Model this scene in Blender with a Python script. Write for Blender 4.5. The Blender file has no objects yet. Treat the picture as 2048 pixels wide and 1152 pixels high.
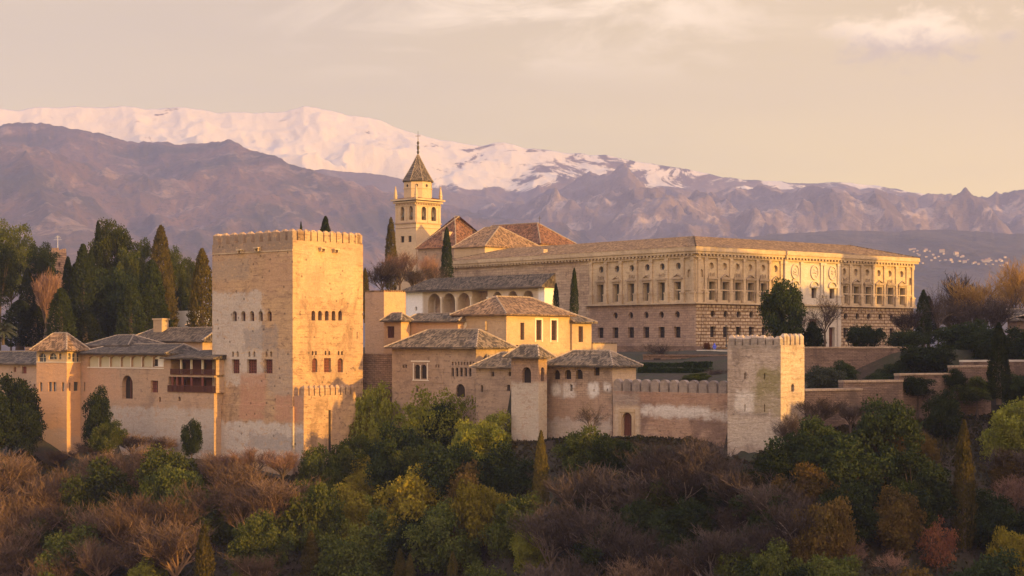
import bpy, math, random
import numpy as np
from mathutils import Vector

# ------------------------------------------------------------------ scene, camera, world, sun
scene = bpy.context.scene
COL = scene.collection
F, HY, DY = 3460.0, 690.0, 85.0                 # focal length in photo pixels, eye level row (photo 2048 x 1152)
cam_d = bpy.data.cameras.new('camera')
cam = bpy.data.objects.new('camera', cam_d); COL.objects.link(cam)
cam.location = (0, 0, 0); cam.rotation_euler = (math.radians(90), 0, 0)
cam_d.sensor_width = 36.0; cam_d.lens = 36.0 * F / 2048.0
cam_d.shift_y = (HY - 576.0) / 2048.0
cam_d.clip_start = 0.5; cam_d.clip_end = 40000
scene.camera = cam
scene.render.resolution_x, scene.render.resolution_y = 1024, 576
scene.view_settings.view_transform = 'Standard'
scene.view_settings.look = 'None'
scene.view_settings.exposure = 0.47
scene.view_settings.gamma = 1.0
scene.cycles.max_bounces = 5
scene.cycles.diffuse_bounces = 3
scene.cycles.transparent_max_bounces = 6
scene.cycles.use_denoising = True
try: scene.cycles.denoiser = 'OPENIMAGEDENOISE'
except Exception: pass

SUN_EL = 8.0
SX, SY = 0.79, -0.613
S_AZ = math.atan2(SX, SY)
sd = Vector((math.sin(S_AZ) * math.cos(math.radians(SUN_EL)), math.cos(S_AZ) * math.cos(math.radians(SUN_EL)), math.sin(math.radians(SUN_EL))))
sun_d = bpy.data.lights.new('sun', 'SUN'); sun_d.energy = 4.7; sun_d.angle = math.radians(0.5); sun_d.color = (1.0, 0.535, 0.08)
sun = bpy.data.objects.new('sun', sun_d); COL.objects.link(sun)
sun.rotation_euler = sd.to_track_quat('Z', 'Y').to_euler()

class NT:
    """Small helper to write node trees."""
    def __init__(self, nt): self.nt = nt; nt.nodes.clear()
    def n(self, t, **kw):
        nd = self.nt.nodes.new(t)
        for k, v in kw.items(): setattr(nd, k, v)
        return nd
    def set(self, sock, v):
        if isinstance(v, bpy.types.NodeSocket): self.nt.links.new(v, sock)
        elif v is not None:
            if sock.type == 'RGBA' and len(v) == 3: v = (*v, 1.0)
            sock.default_value = v
    def math(self, op, a, b=None, c=None, clamp=False):
        nd = self.n('ShaderNodeMath', operation=op, use_clamp=clamp)
        for i, v in enumerate((a, b, c)):
            if v is not None: self.set(nd.inputs[i], v)
        return nd.outputs[0]
    def vmath(self, op, a, b=None, out=0):
        nd = self.n('ShaderNodeVectorMath', operation=op)
        self.set(nd.inputs[0], a)
        if b is not None: self.set(nd.inputs[1], b)
        return nd.outputs[out]
    def mix(self, f, a, b, mode='MIX'):
        nd = self.n('ShaderNodeMix', data_type='RGBA', blend_type=mode)
        self.set(nd.inputs['Factor'], f)
        self.set(nd.inputs[6], a); self.set(nd.inputs[7], b)
        return nd.outputs[2]
    def noise(self, vec, scale, detail=4, rough=0.55, dist=0.0):
        nd = self.n('ShaderNodeTexNoise'); self.set(nd.inputs['Vector'], vec)
        nd.inputs['Scale'].default_value = scale; nd.inputs['Detail'].default_value = detail
        nd.inputs['Roughness'].default_value = rough; nd.inputs['Distortion'].default_value = dist
        return nd.outputs['Fac']
    def ramp(self, f, lo, hi):
        nd = self.n('ShaderNodeMapRange', interpolation_type='SMOOTHSTEP'); self.set(nd.inputs[0], f)
        nd.inputs[1].default_value = lo; nd.inputs[2].default_value = hi
        return nd.outputs[0]
    def scale(self, vec, s): return self.vmath('MULTIPLY', vec, s)
    def sep(self, vec):
        nd = self.n('ShaderNodeSeparateXYZ'); self.set(nd.inputs[0], vec); return nd.outputs
    def bump(self, h, strength, dist=0.05):
        nd = self.n('ShaderNodeBump'); nd.inputs['Strength'].default_value = strength; nd.inputs['Distance'].default_value = dist
        self.set(nd.inputs['Height'], h); return nd.outputs[0]

world = bpy.data.worlds.new('World'); scene.world = world; world.use_nodes = True
w = NT(world.node_tree)
dirv = w.n('ShaderNodeTexCoord').outputs['Generated']
sky = w.n('ShaderNodeTexSky'); sky.sky_type = 'NISHITA'; sky.sun_disc = False
sky.sun_elevation = math.radians(SUN_EL); sky.sun_rotation = S_AZ
sky.dust_density = 3.0
bg1 = w.n('ShaderNodeBackground'); w.set(bg1.inputs[0], sky.outputs[0]); bg1.inputs[1].default_value = 0.05
# thin high cloud veil lit by the low sun, brighter towards the sun, with a few cloud streaks
sdot = w.vmath('DOT_PRODUCT', dirv, (SX, SY, 0.0), out=1)
glow = w.math('POWER', w.math('MULTIPLY_ADD', sdot, 0.5, 0.5, clamp=True), 2.0)
s3 = w.sep(dirv)
up = w.math('MAXIMUM', s3[2], 0.0)
veil = w.mix(w.ramp(s3[2], 0.05, 0.21), (0.96, 0.67, 0.22), (0.67, 0.465, 0.185))
veil = w.mix(w.ramp(s3[0], 0.22, -0.30), veil, w.mix(w.ramp(s3[2], 0.05, 0.21), (0.93, 0.635, 0.24), (0.61, 0.42, 0.20)))
c1 = w.ramp(w.noise(w.scale(dirv, (1.0, 1.0, 3.2)), 9.0, 7, 0.6, 0.7), 0.43, 0.66)
c1 = w.math('MULTIPLY', c1, w.ramp(s3[2], 0.140, 0.185))
c1 = w.math('MULTIPLY', c1, w.ramp(w.math('ABSOLUTE', w.math('ADD', s3[0], -0.02)), 0.20, 0.04))
c2 = w.noise(w.scale(dirv, (1.0, 1.0, 5.0)), 3.0, 5, 0.5)
veil = w.mix(w.math('MULTIPLY', w.ramp(c2, 0.35, 0.7), 0.26), veil, (0.46, 0.325, 0.22))
veil = w.mix(w.math('MULTIPLY', c1, 0.85), veil, (1.1, 0.82, 0.52))
# one small cumulus with a darker underside
cv = w.scale(w.vmath('SUBTRACT', dirv, (0.2230, 0.9597, 0.1715)), (18.0, 0.0, 52.0))
cl = w.math('SUBTRACT', 1.0, w.vmath('LENGTH', cv, out=1))
cn = w.math('MULTIPLY_ADD', w.noise(w.scale(dirv, (1, 1, 1.7)), 46.0, 6, 0.62, 0.3), 2.0, -1.0)
cm = w.ramp(w.math('ADD', cl, cn), 0.0, 0.7)
cs = w.sep(cv)
und = w.ramp(w.math('MULTIPLY_ADD', cn, 0.9, w.math('MULTIPLY', cs[2], -1.0)), -0.25, 0.45)
veil = w.mix(w.math('MULTIPLY', cm, 0.9), veil, w.mix(und, (1.12, 0.82, 0.50), (0.56, 0.385, 0.24)))
veil = w.mix(w.ramp(s3[2], 0.24, 0.60), veil, (0.54, 0.52, 0.58))             # bluer overhead
veil = w.mix(w.ramp(s3[2], 0.0, -0.1), veil, (0.20, 0.16, 0.13))
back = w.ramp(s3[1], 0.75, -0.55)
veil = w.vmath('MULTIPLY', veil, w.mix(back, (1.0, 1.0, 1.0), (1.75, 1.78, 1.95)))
veil = w.vmath('MULTIPLY', veil, w.mix(glow, (0.95, 0.95, 0.95), (1.7, 1.35, 1.05)))
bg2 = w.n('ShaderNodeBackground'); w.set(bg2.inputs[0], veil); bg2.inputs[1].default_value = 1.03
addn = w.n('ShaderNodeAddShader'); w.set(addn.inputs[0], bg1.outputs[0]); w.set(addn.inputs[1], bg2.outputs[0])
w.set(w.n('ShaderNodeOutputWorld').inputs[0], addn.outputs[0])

# ------------------------------------------------------------------ object helpers
def tag(o, label=None, cat=None, group=None, kind=None):
    if label: o['label'] = label
    if cat: o['category'] = cat
    if group: o['group'] = group
    if kind: o['kind'] = kind
    return o

def thing(name, loc, label, cat, group=None):
    o = bpy.data.objects.new(name, None); COL.objects.link(o)
    o.empty_display_size = 0.5; o.location = loc; o['base'] = [float(c) for c in loc]
    return tag(o, label, cat, group)

def base_of(o):
    while o.parent: o = o.parent
    return Vector(o.location)

def link_mesh(name, me, mat, parent=None):
    o = bpy.data.objects.new(name, me); COL.objects.link(o)
    if mat: me.materials.append(mat)
    if parent: o.parent = parent
    return o

class MB:
    """Collects polygons in world coordinates and links them as ONE mesh object."""
    def __init__(self): self.f = []; self.uv = []
    def add(self, pts, uv=None):
        self.f.append([tuple(p) for p in pts])
        self.uv.append(uv if uv else [(p[0] * 0.7 + p[1] * 0.7, p[2]) for p in self.f[-1]])
    def box(self, fc, t0, t1, z0, z1, d0, d1):
        P = fc.pt
        u = fc.uoff
        for (a, b) in ((t0, d0), (t0, d1), (t1, d0), (t1, d1)): pass
        self.add([P(t0, z0, d1), P(t1, z0, d1), P(t1, z1, d1), P(t0, z1, d1)], [(u + t0, z0), (u + t1, z0), (u + t1, z1), (u + t0, z1)])
        self.add([P(t0, z0, d0), P(t1, z0, d0), P(t1, z1, d0), P(t0, z1, d0)], [(u + t0, z0), (u + t1, z0), (u + t1, z1), (u + t0, z1)])
        for t in (t0, t1):
            self.add([P(t, z0, d0), P(t, z0, d1), P(t, z1, d1), P(t, z1, d0)], [(u + t, z0), (u + t + d1 - d0, z0), (u + t + d1 - d0, z1), (u + t, z1)])
        for z in (z0, z1):
            self.add([P(t0, z, d0), P(t1, z, d0), P(t1, z, d1), P(t0, z, d1)], [(u + t0, z), (u + t1, z), (u + t1, z + d1 - d0), (u + t0, z + d1 - d0)])
    def tube(self, p0, p1, r0, r1, n=5, cap=False):
        p0, p1 = Vector(p0), Vector(p1); d = (p1 - p0)
        if d.length < 1e-6: return
        d.normalize(); a = d.orthogonal().normalized(); b = d.cross(a)
        A = [p0 + (a * math.cos(2 * math.pi * i / n) + b * math.sin(2 * math.pi * i / n)) * r0 for i in range(n)]
        B = [p1 + (a * math.cos(2 * math.pi * i / n) + b * math.sin(2 * math.pi * i / n)) * r1 for i in range(n)]
        for i in range(n):
            j = (i + 1) % n; self.add([A[i], A[j], B[j], B[i]])
        if cap: self.add(B); self.add(A)
    def lathe(self, c, prof, n=8, rot=0.0):
        c = Vector(c); rings = []
        for r, z in prof:
            rings.append([c + Vector((r * math.cos(rot + 2 * math.pi * i / n), r * math.sin(rot + 2 * math.pi * i / n), z)) for i in range(n)])
        for A, B in zip(rings, rings[1:]):
            for i in range(n):
                j = (i + 1) % n; self.add([A[i], A[j], B[j], B[i]])
        if prof[-1][0] > 0.01: self.add(rings[-1])
        if prof[0][0] > 0.01: self.add(rings[0])
    def build(self, name, mat, parent=None, base=None):
        if not self.f: return None
        b = base if base is not None else (base_of(parent) if parent else Vector((0, 0, 0)))
        V, FC, UV, idx = [], [], [], {}
        for pts, uv in zip(self.f, self.uv):
            face = []
            fu = []
            for p, q in zip(pts, uv):
                k = (round(p[0], 4), round(p[1], 4), round(p[2], 4))
                if k not in idx: idx[k] = len(V); V.append((p[0] - b.x, p[1] - b.y, p[2] - b.z))
                if face and idx[k] in face: continue
                face.append(idx[k]); fu.append(q)
            if len(face) >= 3: FC.append(face); UV += fu
        me = bpy.data.meshes.new(name); me.from_pydata(V, [], FC)
        lay = me.uv_layers.new(name='UVMap')
        if len(lay.data) == len(UV): lay.data.foreach_set('uv', np.array(UV, dtype=np.float32).ravel())
        o = link_mesh(name, me, mat, parent)
        if base is not None and not parent: o.location = b
        return o

def at(px, py, Y): Y -= DY; return Vector(((px - 1024.0) / F * Y, Y, (HY - py) / F * Y))

class Face:
    def __init__(self, o, u, n, uoff=0.0): self.o = Vector((o[0], o[1], 0)); self.u = Vector((u[0], u[1], 0)); self.n = Vector((n[0], n[1], 0)); self.uoff = uoff
    def pt(self, t, z, d=0.0): p = self.o + self.u * t + self.n * d; return Vector((p.x, p.y, z))
    def t(self, px, d=0.0):
        k = (px - 1024.0) / F; O = self.o + self.n * d
        return (O.x - k * O.y) / (k * self.u.y - self.u.x)
    def Y(self, t): return self.o.y + self.u.y * t
    def z(self, py, t=0.0): return (HY - py) / F * self.Y(t)
    def shift(self, d, dt=0.0): 
        p = self.o + self.n * d + self.u * dt
        return Face((p.x, p.y), self.u, self.n, self.uoff)

class Frame:
    """A building corner nearest the camera: left face and right face at right angles."""
    def __init__(self, px, Y, alpha=41.4):
        Y -= DY; self.X = (px - 1024.0) / F * Y; self.Y = Y; a = math.radians(alpha); self.al = a
        c, s = math.cos(a), math.sin(a)
        self.ul = Vector((-c, s, 0)); self.ur = Vector((s, c, 0))
        self.L = Face((self.X, Y), self.ul, (-s, -c), 0.0)
        self.R = Face((self.X, Y), self.ur, (c, -s), 100.0)
    def z(self, py): return (HY - py) / F * self.Y
    def P(self, a, b, z=0.0):
        p = Vector((self.X, self.Y, 0)) + self.ul * a + self.ur * b; return Vector((p.x, p.y, z))
    def local(self, a, b):
        g = Frame(1024, self.Y + DY, math.degrees(self.al)); p = self.P(a, b); g.X, g.Y = p.x, p.y
        g.L.o = Vector((p.x, p.y, 0)); g.R.o = Vector((p.x, p.y, 0)); return g

def outline(kind, t0, t1, z0, z1, seg=14):
    w_, h_ = t1 - t0, z1 - z0; c = (t0 + t1) / 2
    if kind == 'rect': return [(t0, z0), (t1, z0), (t1, z1), (t0, z1)]
    if kind == 'oval':
        n = 20; return [(c + w_ / 2 * math.cos(2 * math.pi * i / n), (z0 + z1) / 2 + h_ / 2 * math.sin(2 * math.pi * i / n)) for i in range(n)]
    r = w_ / 2; ry = min(r, h_ * 0.8)
    if kind == 'low': ry = r * 0.45
    pts = [(t0, z0), (t1, z0)]
    for i in range(seg + 1):
        a = math.pi * i / seg; pts.append((c + r * math.cos(a), z1 - ry + ry * math.sin(a)))
    return pts

def wall_panel(mb, fc, t0, t1, z0, z1, opens):
    """A wall face with real recessed openings: opens = (kind, ta, tb, za, zb, depth)."""
    if t1 < t0: t0, t1 = t1, t0
    u = fc.uoff
    ts = sorted({t0, t1, *[round(v, 5) for o in opens for v in (o[1], o[2]) if t0 < v < t1]})
    zs = sorted({z0, z1, *[round(v, 5) for o in opens for v in (o[3], o[4]) if z0 < v < z1]})
    for a, b in zip(ts, ts[1:]):
        for c, d in zip(zs, zs[1:]):
            mt, mz = (a + b) / 2, (c + d) / 2
            if any(o[1] < mt < o[2] and o[3] < mz < o[4] for o in opens): continue
            mb.add([fc.pt(a, c), fc.pt(b, c), fc.pt(b, d), fc.pt(a, d)], [(u + a, c), (u + b, c), (u + b, d), (u + a, d)])
    for kind, ta, tb, za, zb, dep in opens:
        out = outline(kind, ta, tb, za, zb)
        cx, cz = (ta + tb) / 2, (za + zb) / 2; hw, hh = (tb - ta) / 2, (zb - za) / 2
        def proj(p):
            dx, dz = p[0] - cx, p[1] - cz
            s = max(abs(dx) / hw, abs(dz) / hh, 1e-9); return (cx + dx / s, cz + dz / s)
        n = len(out)
        for i in range(n):
            p, q_ = out[i], out[(i + 1) % n]
            pp, qq = proj(p), proj(q_)
            if abs(pp[0] - p[0]) + abs(pp[1] - p[1]) + abs(qq[0] - q_[0]) + abs(qq[1] - q_[1]) > 1e-4:
                poly = [p, q_, qq]
                onv = lambda r_: abs(abs(r_[0] - cx) - hw) < 1e-6
                onh = lambda r_: abs(abs(r_[1] - cz) - hh) < 1e-6
                if (onv(pp) and onh(qq) and not onh(pp) and not onv(qq)): poly.append((pp[0], qq[1]))
                elif (onh(pp) and onv(qq) and not onv(pp) and not onh(qq)): poly.append((qq[0], pp[1]))
                poly.append(pp)
                mb.add([fc.pt(*r_) for r_ in poly], [(u + r_[0], r_[1]) for r_ in poly])
            mb.add([fc.pt(*p), fc.pt(*q_), fc.pt(q_[0], q_[1], -dep), fc.pt(p[0], p[1], -dep)], [(u + p[0], p[1]), (u + q_[0], q_[1]), (u + q_[0] + dep, q_[1]), (u + p[0] + dep, p[1])])

def pane(fc, o, mat, parent, name='window', bars=None, barmat=None, inset=0.0):
    kind, ta, tb, za, zb, dep = o
    mb = MB(); out = outline(kind, ta, tb, za, zb)
    mb.add([fc.pt(p[0], p[1], -dep + inset) for p in out], list(out))
    w_ = mb.build(name, mat, parent)
    if bars and w_:
        nv, nh, th = bars; fb = MB()
        for i in range(1, nv + 1):
            t = ta + (tb - ta) * i / (nv + 1); fb.box(fc, t - th / 2, t + th / 2, za, zb - (0.15 if kind != 'rect' else 0), -dep + 0.02, -dep + 0.09)
        for i in range(1, nh + 1):
            z = za + (zb - za) * i / (nh + 1); fb.box(fc, ta, tb, z - th / 2, z + th / 2, -dep + 0.024, -dep + 0.08)
        fb.build('frame', barmat or mat, w_)
    return w_

def opens_px(fc, lst, depth=0.35, zfc=None):
    """(kind, x0, x1, y0, y1[, depth]) in photo pixels -> wall coordinates."""
    r = []
    for o in lst:
        a, b = sorted((fc.t(o[1]), fc.t(o[2]))); m = (a + b) / 2
        r.append((o[0], a, b, fc.z(o[4], m), fc.z(o[3], m), o[5] if len(o) > 5 else depth))
    return r

def body(root, fr, L, R, zb, zt, ol, orr, mat, name='wall', close=True):
    mb = MB()
    wall_panel(mb, fr.L, 0, L, zb, zt, ol); wall_panel(mb, fr.R, 0, R, zb, zt, orr)
    if close:
        A, B, C, D = fr.P(0, 0), fr.P(L, 0), fr.P(L, R), fr.P(0, R)
        for p, q_ in ((B, C), (C, D)):
            mb.add([(p.x, p.y, zb), (q_.x, q_.y, zb), (q_.x, q_.y, zt), (p.x, p.y, zt)])
        mb.add([(p.x, p.y, zt) for p in (A, B, C, D)])
    return mb.build(name, mat, root)

def hip_roof(root, fr, a0, a1, b0, b1, ze, zr, axis='a', h0=None, h1=None, mat=None, thick=0.22, ridge=None, mid=None, name='roof', rt=0.13):
    """Tiled roof over a rectangle of the frame; hips of h0/h1 metres at the two ridge ends (0 = gable)."""
    if axis == 'a':
        hw = (b1 - b0) / 2; m = (b0 + b1) / 2 if mid is None else mid
        if h0 is None: h0 = hw
        if h1 is None: h1 = hw
        r0, r1 = (a0 + h0, m), (a1 - h1, m)
        c = [(a0, b0), (a1, b0), (a1, b1), (a0, b1)]
        faces = [([c[0], c[1], r1, r0], 2), ([c[1], c[2], r1], 2), ([c[2], c[3], r0, r1], 2), ([c[3], c[0], r0], 2)]
    else:
        hw = (a1 - a0) / 2; m = (a0 + a1) / 2 if mid is None else mid
        if h0 is None: h0 = hw
        if h1 is None: h1 = hw
        r0, r1 = (m, b0 + h0), (m, b1 - h1)
        c = [(a0, b0), (a0, b1), (a1, b1), (a1, b0)]
        faces = [([c[0], c[1], r1, r0], 2), ([c[1], c[2], r1], 2), ([c[2], c[3], r0, r1], 2), ([c[3], c[0], r0], 2)]
    mb = MB()
    for i, (pts, k) in enumerate(faces):
        P = [fr.P(p[0], p[1], ze if j < k else zr) for j, p in enumerate(pts)]
        e = (P[1] - P[0]).normalized(); nrm = e.cross(P[2] - P[0]).normalized(); s = nrm.cross(e)
        if s.z < 0: s = -s
        mb.add(P, [((p - P[0]).dot(e) + 31 * i, (p - P[0]).dot(s)) for p in P])
    for i in range(4):
        p, q_ = fr.P(*c[i], ze), fr.P(*c[(i + 1) % 4], ze)
        dn = Vector((0, 0, -thick)); mb.add([p, q_, q_ + dn, p + dn])
    mb.add([fr.P(*p, ze - thick) for p in c])
    ro = mb.build(name, mat, root)
    if ridge:
        rb = MB(); P = lambda p, z: fr.P(p[0], p[1], z)
        segs = [(P(r0, zr), P(r1, zr))]
        if axis == 'a': prs = [(c[0], r0), (c[3], r0), (c[1], r1), (c[2], r1)]
        else: prs = [(c[0], r0), (c[3], r0), (c[1], r1), (c[2], r1)]
        for p, q_ in prs: segs.append((P(p, ze), P(q_, zr)))
        for p, q_ in segs:
            ln = (q_ - p).length
            if ln < 0.3: continue
            n = max(1, int(ln / 0.62))
            for i in range(n):
                A = p.lerp(q_, i / n); B = p.lerp(q_, (i + 0.93) / n)
                rb.tube(A, B, rt * 1.25, rt * 0.8, 5)
        rb.build('ridge_tiles', ridge, ro)
    return ro

# ------------------------------------------------------------------ procedural materials
def new_mat(name, rough=0.9, spec=0.15):
    m = bpy.data.materials.new(name); m.use_nodes = True
    g = NT(m.node_tree); b = g.n('ShaderNodeBsdfPrincipled'); b.inputs['Roughness'].default_value = rough
    b.inputs['Specular IOR Level'].default_value = spec
    o = g.n('ShaderNodeOutputMaterial'); g.set(o.inputs[0], b.outputs[0])
    return m, g, b

def wall_mat(name, base, alt, stain, course=0.35, ch=0.85, patches=(), fine=0.25, bump=0.5, blocks=None, holes=False, streak=0.35, big=0.16, joint=None):
    m, g, b = new_mat(name)
    pos = g.n('ShaderNodeNewGeometry').outputs['Position']
    uv = g.n('ShaderNodeUVMap').outputs[0]
    n1 = g.noise(pos, big, 7, 0.62, 0.6)
    col = g.mix(g.ramp(n1, 0.36, 0.62), base, alt)
    n2 = g.noise(g.scale(pos, (0.22, 0.22, 1.0 / ch)), 1.5, 6, 0.65, 0.5)       # horizontal courses
    col = g.mix(g.math('MULTIPLY', g.ramp(n2, 0.48, 0.68), course), col, stain)
    n5 = g.noise(pos, 0.45, 7, 0.7, 0.9)
    col = g.mix(g.math('MULTIPLY', g.ramp(n5, 0.55, 0.68), 0.45), col, alt)
    hgt = g.math('ADD', n2, g.noise(pos, 2.2, 5, 0.65))
    if blocks:
        bw, bh, mort = blocks
        br = g.n('ShaderNodeTexBrick'); g.set(br.inputs['Vector'], uv)
        br.inputs['Scale'].default_value = 1.0; br.inputs['Brick Width'].default_value = bw; br.inputs['Row Height'].default_value = bh
        br.inputs['Mortar Size'].default_value = mort; br.inputs['Mortar Smooth'].default_value = 0.3
        br.inputs['Color1'].default_value = (0.82, 0.82, 0.82, 1); br.inputs['Color2'].default_value = (1.12, 1.1, 1.08, 1)
        br.inputs['Mortar'].default_value = (0.5, 0.46, 0.42, 1)
        if joint: br.inputs['Mortar'].default_value = (*joint, 1)
        col = g.mix(0.9, col, br.outputs[0], 'MULTIPLY')
        hgt = g.math('MULTIPLY_ADD', br.outputs[1], -1.2, hgt)
    wob = g.vmath('SUBTRACT', g.n('ShaderNodeTexNoise').outputs['Color'], (0.5, 0.5, 0.5))
    nz = wob.node.inputs[0].links[0].from_node
    g.set(nz.inputs['Vector'], pos); nz.inputs['Scale'].default_value = 0.7; nz.inputs['Detail'].default_value = 6; nz.inputs['Roughness'].default_value = 0.65
    nb = g.noise(g.scale(pos, (1, 1, 1.6)), 0.9, 8, 0.72, 0.6)
    # lift lines of the rammed earth, broken by wear
    zz = g.math('FRACT', g.math('MULTIPLY_ADD', g.noise(pos, 0.25, 3, 0.5), 0.35, g.math('MULTIPLY', g.sep(pos)[2], 1.0 / ch)))
    ln = g.math('MULTIPLY', g.ramp(g.math('ABSOLUTE', g.math('SUBTRACT', zz, 0.5)), 0.10, 0.02), g.ramp(nb, 0.44, 0.60))
    col = g.mix(g.math('MULTIPLY', ln, course * 1.2, clamp=True), col, stain)
    col = g.mix(g.math('MULTIPLY', g.ramp(nb, 0.55, 0.68), min(0.9, course * 1.8)), col, tuple(v * 0.6 for v in stain))
    nl = g.noise(g.scale(pos, (1, 1, 0.55)), 0.16, 6, 0.66, 1.2)
    col = g.mix(g.math('MULTIPLY', g.ramp(nl, 0.50, 0.66), min(0.85, course * 1.5)), col, tuple(v * 0.9 for v in stain))
    col = g.mix(g.math('MULTIPLY', g.ramp(nb, 0.42, 0.30), min(0.6, course)), col, tuple(min(1, v * 1.22) for v in base))
    hgt = g.math('MULTIPLY_ADD', nb, 1.6, hgt)
    if patches:
        su = g.sep(uv); sw = g.sep(wob)
        for (t0, t1, z0, z1, c, st, amp) in patches:
            t0, t1 = min(t0, t1), max(t0, t1); z0, z1 = min(z0, z1), max(z0, z1)
            fu = g.math('ABSOLUTE', g.math('MULTIPLY_ADD', sw[0], amp, g.math('ADD', su[0], -(t0 + t1) / 2)))
            fv = g.math('ABSOLUTE', g.math('MULTIPLY_ADD', sw[1], amp, g.math('ADD', su[1], -(z0 + z1) / 2)))
            iu = g.ramp(g.math('ADD', fu, -(t1 - t0) / 2), 0.45, -0.35); iv = g.ramp(g.math('ADD', fv, -(z1 - z0) / 2), 0.45, -0.35)
            k = g.math('MULTIPLY', g.math('MULTIPLY', iu, iv), st)
            if amp > 0.5: k = g.math('MULTIPLY', k, g.ramp(nb, 0.30, 0.50))
            col = g.mix(k, col, c)
    if streak:
        n3 = g.noise(g.scale(pos, (1.0, 1.0, 0.09)), 1.7, 4, 0.6)
        col = g.mix(g.math('MULTIPLY', g.ramp(n3, 0.55, 0.78), streak), col, stain)
    if holes:
        vo = g.n('ShaderNodeTexVoronoi'); g.set(vo.inputs['Vector'], g.scale(pos, (1, 1, 1.1))); vo.inputs['Scale'].default_value = 0.62
        col = g.mix(g.math('MULTIPLY', g.ramp(vo.outputs['Distance'], 0.16, 0.09), 0.6), col, (0.06, 0.045, 0.035))
    n4 = g.noise(pos, 3.2, 5, 0.7)
    k = g.math('MULTIPLY_ADD', n4, fine * 2, 1.0 - fine)
    col = g.vmath('MULTIPLY', col, g.n('ShaderNodeCombineXYZ').outputs[0])
    cx = col.node.inputs[1].links[0].from_node
    for i in range(3): g.set(cx.inputs[i], k)
    g.set(b.inputs['Base Color'], col)
    g.set(b.inputs['Normal'], g.bump(hgt, bump, 0.12))
    return m

def tile_mat(name, c1, c2, c3, dirt=0.5):
    m, g, b = new_mat(name)
    uv = g.n('ShaderNodeUVMap').outputs[0]; pos = g.n('ShaderNodeNewGeometry').outputs['Position']
    s = g.sep(uv)
    cell = g.n('ShaderNodeTexWhiteNoise', noise_dimensions='2D')
    cu = g.math('FLOOR', g.math('MULTIPLY', s[0], 1 / 0.30)); cv = g.math('FLOOR', g.math('MULTIPLY', s[1], 1 / 0.42))
    cc = g.n('ShaderNodeCombineXYZ'); g.set(cc.inputs[0], cu); g.set(cc.inputs[1], cv); g.set(cell.inputs['Vector'], cc.outputs[0])
    col = g.mix(g.ramp(cell.outputs['Value'], 0.1, 0.9), tuple(v * 0.6 for v in c1), tuple(min(1, v * 1.3) for v in c2))
    n1 = g.noise(pos, 0.35, 6, 0.65, 0.4)
    col = g.mix(g.math('MULTIPLY', g.ramp(n1, 0.42, 0.62), dirt), col, c3)
    n2 = g.noise(pos, 2.0, 4, 0.7)
    col = g.mix(g.math('MULTIPLY', g.ramp(n2, 0.55, 0.7), 0.5), col, c2)
    fu = g.math('FRACT', g.math('MULTIPLY', s[0], 1 / 0.30))
    tri = g.math('ABSOLUTE', g.math('SUBTRACT', fu, 0.5))                       # 0.5 in the channel between two cover tiles
    fv = g.math('FRACT', g.math('MULTIPLY', s[1], 1 / 0.42))
    col = g.mix(g.math('MULTIPLY', g.ramp(tri, 0.30, 0.45), 0.55), col, (0.035, 0.028, 0.022))
    h = g.math('ADD', g.math('SUBTRACT', 1.0, g.math('MULTIPLY', tri, 2.0)), g.math('MULTIPLY', fv, -0.4))
    g.set(b.inputs['Base Color'], col)
    g.set(b.inputs['Normal'], g.bump(h, 0.9, 0.10))
    return m

def plain_mat(name, c, var=0.25, scale=1.5, rough=0.85, spec=0.15):
    m, g, b = new_mat(name, rough, spec)
    pos = g.n('ShaderNodeNewGeometry').outputs['Position']
    n = g.noise(pos, scale, 5, 0.65)
    col = g.mix(n, tuple(v * (1 - var) for v in c), tuple(min(1, v * (1 + var)) for v in c))
    g.set(b.inputs['Base Color'], col); g.set(b.inputs['Normal'], g.bump(n, 0.3, 0.05))
    return m

def leaf_mat(name, c1, c2, c3, scale=0.5, trans=0.25):
    m = bpy.data.materials.new(name); m.use_nodes = True
    g = NT(m.node_tree)
    pos = g.n('ShaderNodeNewGeometry').outputs['Position']; rnd = g.n('ShaderNodeObjectInfo').outputs['Random']
    n = g.noise(pos, scale, 4, 0.65); n2 = g.noise(pos, 3.5, 2, 0.5)
    col = g.mix(g.ramp(n, 0.33, 0.66), c1, c2)
    col = g.mix(g.math('MULTIPLY', g.ramp(n2, 0.5, 0.72), 0.6), col, c3)
    k = g.math('MULTIPLY_ADD', rnd, 0.7, 0.65)
    col = g.mix(1.0, col, g.n('ShaderNodeCombineXYZ').outputs[0], 'MULTIPLY')
    cx = col.node.inputs[7].links[0].from_node
    for i in range(3): g.set(cx.inputs[i], k)
    d = g.n('ShaderNodeBsdfDiffuse'); g.set(d.inputs[0], col)
    t = g.n('ShaderNodeBsdfTranslucent'); g.set(t.inputs[0], col)
    mx = g.n('ShaderNodeMixShader'); mx.inputs[0].default_value = trans
    g.set(mx.inputs[1], d.outputs[0]); g.set(mx.inputs[2], t.outputs[0])
    g.set(g.n('ShaderNodeOutputMaterial').inputs[0], mx.outputs[0])
    return m

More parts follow.
